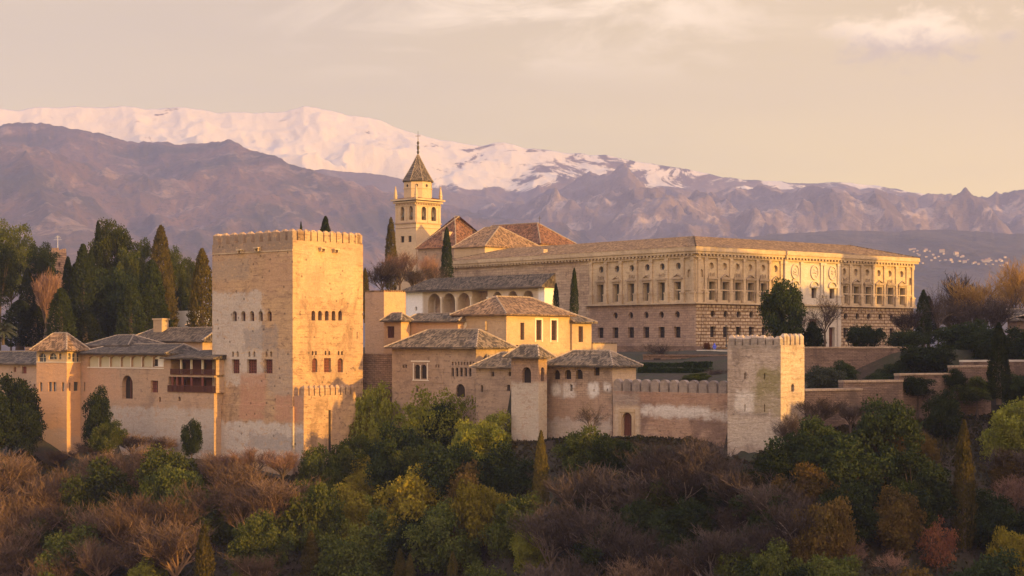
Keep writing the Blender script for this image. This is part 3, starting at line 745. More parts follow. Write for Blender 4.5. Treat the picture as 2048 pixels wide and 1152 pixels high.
# ------------------------------------------------------------------ gallery wing between the lantern tower and the big tower
def gallery():
    fr = Frame(337, 357); zb = -22; zt = fr.z(707); L = fr.L.t(160); R = 7.0
    M['galwall'] = wall_mat('gallery_curtain_wall', (0.36, 0.255, 0.18), (0.41, 0.27, 0.18), (0.21, 0.15, 0.115), course=0.35, ch=0.7, fine=0.3, streak=0.4, patches=[
        upatch(fr.L, 210, 345, 815, 960, (0.42, 0.37, 0.33), 0.75, 3.0), upatch(fr.L, 165, 240, 735, 800, (0.46, 0.27, 0.17), 0.6, 3.0)])
    r = thing('gallery_wing', base_pt(fr, zb), 'long pinkish wing with a row of blocked loggia arches under dark tiles', 'building')
    xs = [(370, 413), (417, 458), (461, 503), (507, 547), (551, 592), (596, 637), (641, 684)]
    lo = opens_px(fr.L, o1([('low', a, b, 653, 699, 0.35) for a, b in xs]))
    big = opens_px(fr.L, o1([('arch', 511, 556, 735, 833, 0.8)])); sq = opens_px(fr.L, o1([('rect', 632, 662, 757, 807, 0.4)]))
    sl = opens_px(fr.L, o1([('arch', 666, 674, 825, 847, 0.4), ('rect', 350, 357, 765, 800, 0.3)]))
    body(r, fr, L, R, zb, zt, lo + big + sq + sl, [], M['galwall'])
    windows(r, fr.L, lo[:6], M['infill'], name='blocked_arch'); windows(r, fr.L, lo[6:], M['white'], name='blocked_arch')
    k, a, b, c, d, e = lo[6]; mb = MB(); mb.box(fr.L, a + (b - a) * 0.68, b - 0.1, c + 0.1, d - 0.55, -0.34, -0.30); mb.build('small_window', M['dark'], r)
    cb = MB()
    for o in lo: cb.box(fr.L, o[1] - 0.17, o[1] - 0.03, o[3], o[4] - 0.2, -0.1, 0.06)
    cb.box(fr.L, lo[-1][1] - 0.2, lo[0][2] + 0.2, lo[0][3] - 0.18, lo[0][3] - 0.02, 0.004, 0.08)
    cb.build('loggia_columns', M['whitewood'], r)
    windows(r, fr.L, big, M['dark'], bars=(1, 0, 0.35), barmat=M['wood']); windows(r, fr.L, sq, M['lattice'], bars=(2, 2, 0.08), barmat=M['wood']); windows(r, fr.L, sl, M['dark'], name='slit')
    hip_roof(r, fr, -0.4, L + 0.4, -0.9, R, zt + 0.02, fr.z(688), 'a', 3.5, 2.5, M['tile_dark'], mid=R - 1.5, ridge=M['ridge'])
gallery()

def timber_gallery():
    fr = Frame(428, 349.5); zb = -22; L = fr.L.t(334); R = 6.0; zt = fr.z(716)
    r = thing('timber_gallery_house', base_pt(fr, zb), 'two dark timber balconies with white posts tucked beside the big square tower', 'building')
    up = opens_px(fr.L, o1([('rect', 715, 905, 669, 733, 1.7)])); lo = opens_px(fr.L, o1([('rect', 704, 905, 742, 806, 1.7)]))
    sl = opens_px(fr.L, o1([('arch', 747, 757, 824, 842, 0.4)]))
    body(r, fr, L, R, zb, zt, up + lo + sl, [], M['galwall'])
    windows(r, fr.L, up + lo, M['wood'], name='back_panel'); windows(r, fr.L, sl, M['dark'], name='slit')
    for o, xs, mat, hr in ((up[0], (756, 799, 846), M['whitewood'], 0.8), (lo[0], (720, 740, 762, 800, 846), M['lattice'], 0.95)):
        rl = MB(); k, a, b, c, d, e = o
        rl.box(fr.L, a, b, c + hr, c + hr + 0.09, -0.02, 0.10); rl.box(fr.L, a, b, c, c + 0.12, -0.03, 0.12)
        for t in np.arange(a + 0.1, b, 0.17): rl.box(fr.L, float(t), float(t) + 0.06, c + 0.121, c + hr - 0.001, 0.02, 0.07)
        rl.build('railing', M['wood'], r)
        for x in xs:
            t = fr.L.t(x / 2.0955); pb = MB(); pb.box(fr.L, t - 0.14, t + 0.14, c + 0.13, d, -0.3, -0.035); pb.build('post', mat, r)
        for x in (735, 822, 870):
            t = fr.L.t(x / 2.0955); pb = MB(); pb.box(fr.L, t - 0.4, t + 0.4, c + 0.15, d - 0.5, -e + 0.01, -e + 0.06); pb.build('door', M['dark'], r)
    hip_roof(r, fr, -1.0, L + 0.6, -1.0, R, zt + 0.03, fr.z(700), 'a', 0, 3, M['tile_dark'], mid=R - 0.5)
timber_gallery()

def house(name, label, px, Y, pl, pr, ye, yb, yr, mat, roof, ol=(), orr=(), axis='a', h0=None, h1=None, ov=0.7, al=41.4, dark='dark', bars=None, zb=None, ridge='ridge', mid=None, R=None, L=None, depth=0.3, cat='building', back=None):
    fr = Frame(px, Y, al); zb = fr.z(yb) if zb is None else zb; zt = fr.z(ye)
    L = fr.L.t(pl) if L is None else L; R = fr.R.t(pr) if R is None else R
    r = thing(name, base_pt(fr, zb), label, cat)
    a, b = opens_px(fr.L, ol, depth), opens_px(fr.R, orr, depth)
    body(r, fr, L, R, zb, zt, a, b, M[mat])
    windows(r, fr.L, a, M[dark], bars=bars, barmat=M['wood']); windows(r, fr.R, b, M[dark], bars=bars, barmat=M['wood'])
    if roof:
        Ym = fr.Y + (fr.ul.y * L + fr.ur.y * R) / 2
        zr = (HY - yr) / F * Ym
        hip_roof(r, fr, -ov, L + ov, -ov, R + ov, zt + 0.02, zr, axis, h0, h1, M[roof], ridge=M[ridge] if ridge else None, mid=mid)
    return r, fr, L, R, zt

# upper house behind the gallery, left house, pavilion behind the trees
r, fr, L, R, zt = house('upper_house', 'long low house with a fluted chimney on grey tiles behind the gallery wing', 405, 375, 252, 0, 681.5, 712, 655.5, 'tan', 'tile_dark', R=8.0, h0=1, h1=4, zb=-8)
t = fr.L.t(292); q = fr.P(t, 3.2); zc0, zc1 = 0.9, (HY - 640) / F * q.y
cm = MB(); f2 = Face(fr.P(t, 3.2), fr.ul, (-fr.ur.x, -fr.ur.y))
cm.box(f2, -1.25, 1.25, zc0, zc1, -0.7, 0.7)
for i in range(9): cm.box(f2, -1.2 + i * 0.27, -1.2 + i * 0.27 + 0.13, zc0 + 1.2, zc1, 0.701, 0.76)
cm.box(f2, -1.42, 1.42, zc1 + 0.001, zc1 + 0.28, -0.87, 0.87); cm.build('chimney', M['cream'], r)
house('side_house', 'low tiled house wedged between the lantern tower roof and the chimney house', 258, 371, 176, 0, 690.5, 715, 670, 'tan', 'tile_dark', R=7.0, zb=-8)
house('hillside_house', 'small plain house with two red shutters beside the slim orange tower', 82, 381, -60, 0, 727, 860, 703, 'tan', 'tile_dark',
      ol=[('rect', 44, 53, 733, 747), ('rect', 45, 53, 760, 779), ('rect', 27, 32, 734, 744), ('rect', 67, 71, 768, 777)], R=7, zb=-20, dark='lattice', h0=2)
house('white_pavilion', 'white walled pavilion glimpsed between the tall cypresses and the big tower', 394, 455, 345, 0, 621, 665, 612, 'white', None, R=8, zb=-2)
house('roof_turret', 'tiny tiled lookout in front of the white pavilion', 392, 400, 378, 0, 650, 665, 641, 'tan', 'tile_dark', R=2.6, zb=-3, ov=0.5)

def ruin():
    fr = Frame(108, 470); zb = -3; L, R = fr.L.t(50), fr.R.t(133); zt = fr.z(503)
    r = thing('ochre_ruin', base_pt(fr, zb), 'tall ochre ruined block half hidden behind pines and bare poplar', 'building')
    ow = opens_px(fr.R, [('rect', 117, 121, 525, 533), ('rect', 117, 121, 548, 556)], 0.5)
    body(r, fr, L, R, zb, zt, [], ow, wall_mat('ochre_ruin_wall', (0.48, 0.30, 0.20), (0.40, 0.26, 0.19), (0.2, 0.14, 0.11), course=0.5, fine=0.4, bump=1.0, blocks=(1.2, 0.5, 0.06)))
    windows(r, fr.R, ow, M['dark'])
    mb = MB()
    for i in range(7): mb.box(fr.R, i * R / 7 + 0.05, (i + 0.8) * R / 7, zt + 0.002, zt + random.Random(i).uniform(0.2, 0.9), -1.2, -0.01)
    mb.build('broken_parapet', M['orange'], r)
    a = thing('antenna_mast', (*fr.P(3.0, 3.0)[:2], zt), 'thin lattice antenna mast rising above the ochre block', 'antenna')
    b = MB(); p = fr.P(3.0, 3.0, zt); q = Vector((p.x, p.y, (HY - 471) / F * p.y)); b.tube(p, q, 0.12, 0.06, 5); b.build('mast', M['white'], a)
    b = MB()
    for h, w_ in ((0.75, 0.9), (0.86, 0.7), (0.95, 0.45)):
        z = p.z + (q.z - p.z) * h; b.tube((p.x - w_, p.y, z), (p.x + w_, p.y, z), 0.05, 0.05, 4)
    b.build('crossbars', M['white'], a)
ruin()

# ------------------------------------------------------------------ centre: everything between the two big towers
def c3(x, y): return 700 + x / 3.0317, 520 + y / 3.0317
def o3(l): return [(q[0], 700 + q[1] / 3.0317, 700 + q[2] / 3.0317, 520 + q[3] / 3.0317, 520 + q[4] / 3.0317) for q in l]

def simple_wall(name, label, pa, Ya, pb, Yb, ytop_a, zb, mat, thick=0.8, cap=None, ytop_b=None, cat='wall', mer=None):
    A, B = at(pa, ytop_a, Ya), at(pb, ytop_b or ytop_a, Yb)
    zt = A.z
    u = Vector((B.x - A.x, B.y - A.y, 0)); ln = u.length; u.normalize(); n = Vector((u.y, -u.x, 0))
    if n.y > 0: n = -n
    r = thing(name, (A.x, A.y, zb), label, cat)
    fc = Face(A, u, n, random.Random(label).uniform(0, 90))
    mb = MB(); mb.box(fc, 0, ln, zb, zt, -thick, 0); mb.build('wall', M[mat], r)
    if cap:
        cb = MB(); cb.box(fc, -0.02, ln + 0.02, zt + 0.002, zt + 0.28, -thick - 0.1, 0.12); cb.build('coping', M[cap], r)
    return r, fc, ln, zt

simple_wall('rubble_curtain_wall', 'rough stony curtain wall in the gap right of the big square tower', 718, 354, 790, 349.5, 707, -22, 'rubble', 1.2)
M['stairleft'] = M['orange']
house('parapet_block', 'flat topped ochre block standing just right of the big square tower', 768, 376, 730, 811, 583, 720, 0, 'orange', None, zb=-8)
fr = Frame(768, 376); b_ = MB()
r_ = [o for o in COL.objects if o.name == 'parapet_block'][0]
R_p = fr.R.t(811); L_p = fr.L.t(730); zt_ = fr.z(583)
for i in range(10): b_.box(fr.R, i * R_p / 10 + 0.03, (i + 0.75) * R_p / 10, zt_ + 0.002, zt_ + 0.3, -0.5, 0.06)
b_.box(fr.L, 0.05, L_p, zt_ + 0.002, zt_ + 0.22, -0.5, 0.06)
b_.build('parapet_cap', M['tile_warm'], r_)

# patio pavilion with an arcade
def pavilion():
    fr = Frame(1089, 385, 47); L, R = fr.L.t(812), fr.R.t(1109); zb = -3; zt = fr.z(572)
    fr.L.uoff = 0
    M['pav'] = wall_mat('carved_pavilion_wall', (0.52, 0.42, 0.32), (0.46, 0.37, 0.28), (0.36, 0.28, 0.22), course=0.15, fine=0.25, streak=0.15, patches=[
        upatch(fr.L, 806, 845, 560, 700, (0.76, 0.73, 0.72), 1.0, 0.05), upatch(fr.L, 1077, 1095, 560, 700, (0.76, 0.73, 0.72), 1.0, 0.05), (99, 130, -5, 30, (0.72, 0.63, 0.55), 0.9, 0.1)])
    r = thing('arcaded_pavilion', base_pt(fr, zb), 'white pavilion with a long arcade and dark tiled roof below the church', 'building')
    ar = opens_px(fr.L, o3([('arch', 473, 548, 203, 330), ('arch', 562, 638, 201, 330), ('arch', 652, 728, 199, 330), ('rect', 742, 834, 188, 330), ('arch', 866, 920, 192, 300), ('arch', 957, 1016, 188, 300), ('arch', 1049, 1112, 184, 300)]), 1.8)
    sl = opens_px(fr.L, o3([('arch', 394, 406, 281, 307)]), 0.4)
    body(r, fr, L, R, zb, zt, ar + sl, [], M['pav'])
    windows(r, fr.L, ar, M['pinkwall'], name='arcade_bay'); windows(r, fr.L, sl, M['dark'], name='slit')
    for o in ar[:3]:
        m_ = (o[1] + o[2]) / 2; mb = MB(); zf = fr.L.z(618, m_)
        mb.box(fr.L, m_ - 0.5, m_ + 0.3, o[3], zf + 0.4, -1.79, -1.74); mb.build('door', M['dark'], r)
    for x in (556, 645, 735, 838):
        t = fr.L.t(700 + x / 3.0317); p = fr.L.pt(t, 0, 0.12); cb = MB(); z1 = fr.L.z(520 + 232 / 3.0317, t)
        cb.lathe((p.x, p.y, 0), [(0.17, zb + 1), (0.12, zb + 1.3), (0.12, z1 - 0.5), (0.24, z1), (0.26, z1 + 0.25)], 8); cb.build('column', M['whitewood'], r)
    zr = fr.z(546) * (fr.Y + fr.ur.y * R) / fr.Y
    gb = MB(); gb.add([fr.R.pt(0, zt, 0.004), fr.R.pt(R, zt, 0.004), fr.R.pt(R, zr - 0.1, 0.004)], [(100, zt), (100 + R, zt), (100 + R, zr)]); gb.build('gable', M['pav'], r)
    hip_roof(r, fr, -0.25, L + 0.7, -0.9, R + 0.05, zt + 0.03, zr, 'a', 0.01, 5.0, M['tile_dark'], mid=R - 0.02, thick=0.3)
pavilion()

# low houses D1, D2 and the sunlit hip-roofed house C
house('corner_bay', 'little ochre corner bay with one shuttered window under the parapet block', *((802, 362)), 768, 820, 641, 720, 626, 'orange', 'tile', ol=o3([('rect', 222, 268, 402, 472)]), zb=-8, dark='wood', bars=(2, 0, 0.1), ov=0.5, h0=1.3, h1=1.2)
house('low_link_house', 'low ochre house under grey tiles between corner bay and hip-roofed house', 916, 357, 812, 0, 641.5, 720, 627, 'orange', 'tile', R=4.0, zb=-8, ov=0.5, h0=0.5, h1=1.0)
r, fr, L, R, zt = house('hip_roofed_house', 'sunlit cream house with three tall barred windows and a broad hipped roof', 1012.7, 352, 913, 1140, 628, 730, 593.5, 'cream', 'tile_warm', axis='b',
      orr=o3([('rect', 1033, 1057, 380, 484), ('rect', 1128, 1160, 364, 485), ('rect', 1220, 1252, 366, 487), ('oval', 1000, 1026, 514, 558)]), zb=-9, bars=(2, 3, 0.07), h0=4.2, h1=4.5, ov=0.75)
fb = MB()
for o in opens_px(fr.R, o3([('rect', 1128, 1160, 364, 485), ('rect', 1220, 1252, 366, 487)])):
    fb.box(fr.R, o[1] - 0.35, o[1] - 0.02, o[3] - 0.3, o[4] + 0.35, 0.004, 0.07); fb.box(fr.R, o[2] + 0.02, o[2] + 0.35, o[3] - 0.3, o[4] + 0.35, 0.004, 0.07); fb.box(fr.R, o[1] - 0.02, o[2] + 0.02, o[4] + 0.02, o[4] + 0.35, 0.004, 0.068)
fb.build('window_surround', M['whitewood'], r)
cb = MB(); t = fr.L.t(973); cb.box(fr.L, t - 0.2, t + 0.2, fr.z(660), fr.z(642), 0.01, 0.45); cb.build('chimney_flue', M['cream'], r)
pb = MB(); t = fr.L.t(928); o_ = outline('oval', t - 0.6, t + 0.6, fr.L.z(657, t), fr.L.z(642, t)); pb.add([fr.L.pt(p[0], p[1], 0.012) for p in o_]); pb.build('plaster_patch', M['whitewood'], r)
# its lower wing to the right
q = fr.P(0, R)
r2 = thing('lower_wing', (q.x, q.y, -9), 'narrow cream wing with one window stepping down from the hipped house', 'building')
f2 = fr.local(-0.4, R + 0.05); R2 = f2.R.t(1183); zt2 = fr.R.z(644, R)
ow = opens_px(f2.R, o3([('rect', 1386, 1413, 402, 498)]), 0.3)
body(r2, f2, L, R2, -9, zt2, [], ow, M['cream']); windows(r2, f2.R, ow, M['dark'], bars=(2, 3, .07), barmat=M['wood'])
hip_roof(r2, f2, -0.7, L, -0.1, R2 + 0.7, zt2 + 0.02, zt2 + 2.3, 'b', 0.3, 3.5, M['tile'], ridge=M['ridge'])
q = f2.P(0, R2); f3 = f2.local(-0.2, R2 + 0.05); r3 = thing('terrace_parapet', (q.x, q.y, -9), 'plain cream terrace wall running on from the narrow wing', 'wall')
R3 = f3.R.t(1234); z3 = f2.R.z(687, R2); body(r3, f3, L * 0.8, R3, -9, z3, [], [], M['cream'])
cb = MB(); cb.box(f3.R, 0, R3, z3 + 0.002, z3 + 0.16, -0.7, 0.08); cb.build('coping', M['tile'], r3)

# oratory house E
r, fr, L, R, zt = house('oratory_house', 'pinkish house with a white twin arched window and broad grey tiled roof', 952, 337, 784, 1017, 694.5, 0, 659, 'pinkwall', 'tile',
      ol=o3([('arch', 392, 426, 634, 720), ('arch', 430, 464, 634, 720), ('arch', 642, 697, 752, 830), ('arch', 400, 412, 770, 800), ('arch', 794, 806, 760, 800), ('rect', 318, 330, 635, 655), ('rect', 333, 345, 635, 655), ('rect', 516, 526, 634, 652), ('rect', 532, 542, 634, 652)]
          + [('arch', 622 + 26.5 * i - 8, 622 + 26.5 * i + 8, 652, 706) for i in range(5)] + [('arch', 622 + 18 * i - 5, 622 + 18 * i + 5, 616, 638) for i in range(8)]),
      zb=-22, h0=3.6, h1=5.0, ov=0.85)
op = opens_px(fr.L, o3([('rect', 388, 468, 630, 724)]))[0]
fb = MB(); tw = 0.16
for a, b, c, d in ((op[1] - tw, op[1], op[3] - .05, op[4] + .15), (op[2], op[2] + tw, op[3] - .05, op[4] + .15), ((op[1] + op[2]) / 2 - .05, (op[1] + op[2]) / 2 + .05, op[3], op[4] - .2), (op[1] - 0.6, op[2] + 0.6, op[4] + 0.3, op[4] + 0.5), (op[1] - .3, op[2] + .3, op[3] - .2, op[3] - .06)):
    fb.box(fr.L, a, b, c, d, 0.004, 0.08)
fb.build('window_surround', M['whitewood'], r)
fb = MB(); o_ = opens_px(fr.L, o3([('rect', 500, 566, 665, 738)]))[0]
fb.box(fr.L, o_[1], o_[2], o_[3], o_[4], 0.003, 0.045); fb.box(fr.L, o_[1] - .25, o_[2] + .25, o_[4] + .02, o_[4] + .2, 0.003, 0.12); fb.box(fr.L, o_[1] - .1, o_[2] + .1, o_[3] - .16, o_[3] - .02, 0.003, 0.09); fb.build('blind_panel', M['pinkwall'], r)
# F link
r, fr, L, R, zt = house('link_house', 'low grey tiled link between the oratory house and the little lookout tower', 1040, 329, 952, 0, 734, 0, 705, 'pinkwall', 'tile',
      ol=o3([('rect', 857, 873, 678, 706), ('rect', 962, 976, 678, 704), ('arch', 793, 806, 758, 800), ('rect', 952, 970, 758, 794)]), R=5.5, zb=-20, ov=0.7, h1=3.0)
house('porch_roof_house', 'tiny tiled lean-to stuck on the side of the oratory house', 975, 337.5, 958, 990, 724, 0, 708, 'pinkwall', 'tile', zb=-20, ov=0.6)
# G lookout
fr = Frame(1077, 322)
M['lookout'] = wall_mat('lookout_brick_and_plaster', (0.36, 0.235, 0.165), (0.42, 0.28, 0.20), (0.22, 0.15, 0.115), course=0.4, ch=0.5, fine=0.3, blocks=(0.6, 0.22, 0.02), patches=[
    (-2, 40, -40, fr.z(766), (0.46, 0.40, 0.335), 0.8, 0.9), (98, 140, -40, fr.z(766), (0.46, 0.39, 0.31), 0.8, 0.9)])
house('lookout_turret', 'small square lookout turret with pyramid roof and one tall arch', 1077, 322, 1022.6, 1094, 714, 0, 690.5, 'lookout', 'tile', ol=o3([('arch', 1042, 1098, 650, 745)]), orr=o3([('arch', 1158, 1176, 650, 735)]), zb=-20, ov=0.85, depth=0.6)
# H arcaded house
fr = Frame(1224.5, 318)
M['hwall'] = wall_mat('patched_curtain_wall', (0.31, 0.22, 0.16), (0.37, 0.265, 0.195), (0.18, 0.125, 0.10), course=0.5, ch=0.6, fine=0.36, streak=0.4, blocks=(0.8, 0.3, 0.02), patches=[
    upatch(fr.L, *c3(1228, 0)[:1], c3(1276, 0)[0], 769, 793, (0.60, 0.55, 0.52), 0.9, 1.5), upatch(fr.L, c3(1292, 0)[0], c3(1362, 0)[0], 768, 795, (0.60, 0.55, 0.52), 0.9, 1.5),
    upatch(fr.L, c3(1446, 0)[0], c3(1502, 0)[0], 767, 794, (0.62, 0.57, 0.54), 0.95, 1.3), upatch(fr.L, c3(1540, 0)[0], c3(1575, 0)[0], 767, 782, (0.62, 0.57, 0.54), 0.95, 1.0),
    upatch(fr.L, 1096, 1222, 795, 845, (0.34, 0.22, 0.16), 0.6, 3.0), upatch(fr.L, 1080, 1222, 838, 880, (0.44, 0.38, 0.34), 0.6, 4.0), (99, 130, -9, 2, (0.50, 0.38, 0.28), 0.8, 0.3)])
r, fr, L, R, zt = house('arcaded_house', 'low house with three small arches above the patched curtain wall', 1224.5, 318, 1092, 1272, 731.5, 0, 701.5, 'hwall', 'tile',
      ol=o3([('arch', 1232, 1273, 667, 724), ('arch', 1302, 1341, 665, 723), ('arch', 1370, 1411, 664, 722), ('rect', 1478, 1513, 650, 701), ('rect', 1333, 1349, 755, 796), ('rect', 1475, 1483, 782, 796), ('rect', 1556, 1564, 780, 794)]), zb=-20, ov=0.7, h0=3.2, depth=0.45)

# ------------------------------------------------------------------ front curtain wall with merlons and gate
def curtain():
    fr = Frame(1455, 305.2); zb = -18; L = fr.L.t(1225.5); zt = fr.z(787); f = fr.L
    M['curtain'] = wall_mat('reddish_curtain_wall', (0.32, 0.195, 0.135), (0.37, 0.25, 0.18), (0.19, 0.12, 0.095), course=0.6, ch=0.6, fine=0.36, bump=0.8, streak=0.5, patches=[
        upatch(f, 1284, 1418, 812, 828, (0.56, 0.50, 0.46), 0.95, 2.2), upatch(f, 1290, 1460, 822, 836, (0.52, 0.46, 0.42), 0.8, 2.5),
        upatch(f, 1282, 1460, 788, 805, (0.33, 0.19, 0.13), 0.6, 1.5), upatch(f, 1222, 1277, 787, 812, (0.30, 0.24, 0.2), 0.7, 1.0), upatch(f, 1229, 1279, 813, 880, (0.47, 0.36, 0.26), 0.9, 0.4)])
    M['merlonmat'] = wall_mat('grey_merlon_stone', (0.30, 0.235, 0.195), (0.24, 0.19, 0.165), (0.16, 0.125, 0.11), course=0.4, ch=0.5, fine=0.4, streak=0.5)
    r = thing('curtain_wall', base_pt(fr, zb), 'reddish battlement wall with rounded merlons and a small arched gate', 'wall')
    g_ = opens_px(f, [('arch', 1244, 1264, 825, 872)], 0.5)
    mb = MB(); wall_panel(mb, f, 0, L, zb, zt, g_)
    mb.add([f.pt(0, zt), f.pt(L, zt), f.pt(L, zt, -1.2), f.pt(0, zt, -1.2)]); mb.add([f.pt(0, zb, -1.2), f.pt(L, zb, -1.2), f.pt(L, zt, -1.2), f.pt(0, zt, -1.2)])
    mb.build('wall', M['curtain'], r)
    d = pane(f, g_[0], M['wood'], r, 'gate_door', (4, 1, 0.06), M['lattice'])
    n = 12; sp = L / n
    for i in range(n):
        tc = (i + 0.5) * sp; w_ = sp * 0.80; mm = MB(); z0, z1 = zt + 0.002, f.z(761.5, 0) * 1.0
        pts = [(tc - w_ / 2, z0), (tc + w_ / 2, z0)] + [(tc + w_ / 2 * math.cos(a), z1 - 0.55 + 0.55 * math.sin(a)) for a in np.linspace(0.15, math.pi - 0.15, 9)]
        A = [f.pt(p[0], p[1], -0.01) for p in pts]; B = [f.pt(p[0], p[1], -0.65) for p in pts]
        mm.add(A); mm.add(B)
        for k in range(len(pts)): mm.add([A[k], A[(k + 1) % len(pts)], B[(k + 1) % len(pts)], B[k]])
        mm.build('merlon', M['merlonmat'], r)
    jb = MB(); o = g_[0]
    jb.box(f, o[1] - 0.5, o[1] - 0.02, o[3], o[4] - 0.1, 0.004, 0.12); jb.box(f, o[2] + 0.02, o[2] + 0.5, o[3], o[4] - 0.1, 0.004, 0.12); jb.box(f, o[1] - 0.5, o[2] + 0.5, o[4] + 0.03, o[4] + 0.5, 0.004, 0.11)
    jb.build('gate_surround', M['cream'], r)
curtain()

def west_tower():
    fr = Frame(1561.5, 296.5); zb = -19; L, R = fr.L.t(1455), fr.R.t(1609); zt = fr.z(690)
    f = fr.L
    M['torre'] = wall_mat('pale_eroded_tower', (0.47, 0.375, 0.305), (0.40, 0.31, 0.245), (0.25, 0.19, 0.155), course=0.6, ch=0.55, fine=0.42, bump=1.0, streak=0.25, patches=[
        upatch(f, 1515, 1562, 735, 792, (0.24, 0.20, 0.09), 0.85, 3.0), upatch(f, 1500, 1562, 770, 830, (0.28, 0.23, 0.13), 0.6, 4.0), upatch(f, 1472, 1507, 783, 828, (0.60, 0.53, 0.47), 0.9, 2.0),
        upatch(f, 1455, 1562, 835, 895, (0.50, 0.42, 0.35), 0.6, 4.0), upatch(f, 1450, 1562, 668, 696, (0.26, 0.215, 0.18), 0.8, 0.8), upatch(f, 1470, 1545, 826, 830, (0.2, 0.16, 0.14), 0.8, 1.2)])
    r = thing('watch_tower', base_pt(fr, zb), 'pale eroded watch tower with arrow slits at the right end of the battlements', 'tower')
    c7 = lambda l: [(k, 1180 + a / 4.115, 1180 + b / 4.115, 640 + c / 4.115, 640 + d / 4.115, dp) for k, a, b, c, d, dp in l]
    ol = opens_px(f, c7([('rect', 1268, 1281, 438, 486, .6), ('rect', 1430, 1443, 438, 486, .6), ('rect', 1270, 1279, 695, 755, .5), ('rect', 1432, 1441, 695, 755, .5)]))
    orr = opens_px(fr.R, c7([('arch', 1656, 1680, 525, 590, .5)]))
    body(r, fr, L, R, zb, zt, ol, orr, M['torre'])
    windows(r, f, ol, M['dark'], name='arrow_slit'); windows(r, fr.R, orr, M['dark'], name='doorway')
    nl = 7
    for i in range(nl):
        h = random.Random(i + 3).uniform(0.75, 1.0)
        merlon(r, f, (i + 0.5) * L / nl, L / nl * 0.8, zt + 0.002, zt + (fr.z(668) - zt) * h, -0.75, -0.01, M['torre'], 0.35)
    nr = 5
    for i in range(nr):
        t = max((i + 0.5) * R / nr, 1.25 if i == 0 else 0)
        merlon(r, fr.R, t, R / nr * 0.72, zt + 0.002, fr.z(667), -0.7, -0.01, M['torre'], 0.35)
    for i in range(5): merlon(r, Face(fr.P(L, 0), fr.ur, fr.ul), (i + 0.5) * R / 5, 0.7, zt + 0.002, fr.z(669), -0.7, -0.01, M['torre'], 0.35)
west_tower()

simple_wall('low_curtain_wall', 'low brown curtain wall with a pale ledge right of the pale watch tower', 1572, 300, 1724, 306, 783, -18, 'darkbrick', 1.2, 'roughstone')
simple_wall('stepped_wall', 'second low wall step with thin pale coping above the round grey bush', 1686, 310, 1806, 314, 765, -16, 'darkbrick', 1.0, 'roughstone')
simple_wall('stepped_wall', 'third low wall step with a pale ledge under the dark bushes', 1798, 316, 1910, 320, 751, -16, 'darkbrick', 1.0, 'roughstone')
simple_wall('stepped_wall', 'upper brick wall step ending behind the tall two pronged cypress', 1904, 322, 1982, 324, 735, -16, 'darkbrick', 1.0, 'roughstone')
simple_wall('parapet_wall', 'highest pale capped parapet passing behind the tall two pronged cypress', 1926, 330, 2110, 336, 724, -14, 'darkbrick', 0.8, 'marble')
simple_wall('retaining_wall', 'long plain brick retaining wall under the terrace of clipped trees', 1600, 352, 1818, 358, 697, -10, 'darkbrick', 1.0, 'roughstone')
simple_wall('terrace_wall', 'dark brick terrace wall below the reddish side of the stone palace', 1232, 384, 1402, 377, 692, -8, 'darkbrick', 1.0)
r, fc, ln, zt = simple_wall('garden_wall', 'low garden wall with doorways behind the clipped hedges', 1286, 362, 1470, 354, 712, -8, 'darkbrick', 0.8, 'darkbrick')
for k in (0.12, 0.42, 0.70):
    db = MB(); db.box(fc, ln * k, ln * k + 1.2, -6, zt - 0.35, 0.003, 0.05); db.build('doorway', M['dark'], r)
r, fc, ln, zt = simple_wall('balustrade_wall', 'pale balustrade in front of the palace corner', 1394, 376, 1462, 373, 703, -5, 'marble', 0.5, 'marble')

def cloud_quads(n, size, seed, box=None, pts=None):
    """Leaf-sized faces: returns verts (4n,3)."""
    rg = np.random.default_rng(seed); P = pts if pts is not None else rg.uniform(0, 1, (n, 3)) * (box[1] - box[0]) + box[0]
    n = len(P); a = rg.normal(size=(n, 3)); a /= np.linalg.norm(a, axis=1, keepdims=True); b = np.cross(a, rg.normal(size=(n, 3))); b /= np.linalg.norm(b, axis=1, keepdims=True)
    s = size * rg.uniform(0.6, 1.3, (n, 1)); a = a * s; b = b * s * 0.6
    return np.stack([P - a, P - b, P + a, P + b], 1).reshape(-1, 3)

def np_mesh(name, V, faces_n=4):
    me = bpy.data.meshes.new(name); n = len(V) // faces_n
    me.vertices.add(len(V)); me.vertices.foreach_set('co', V.astype(np.float32).ravel())
    me.loops.add(len(V)); me.loops.foreach_set('vertex_index', np.arange(len(V), dtype=np.int32))
    me.polygons.add(n); me.polygons.foreach_set('loop_start', np.arange(0, len(V), faces_n, dtype=np.int32))
    me.update(calc_edges=True); return me

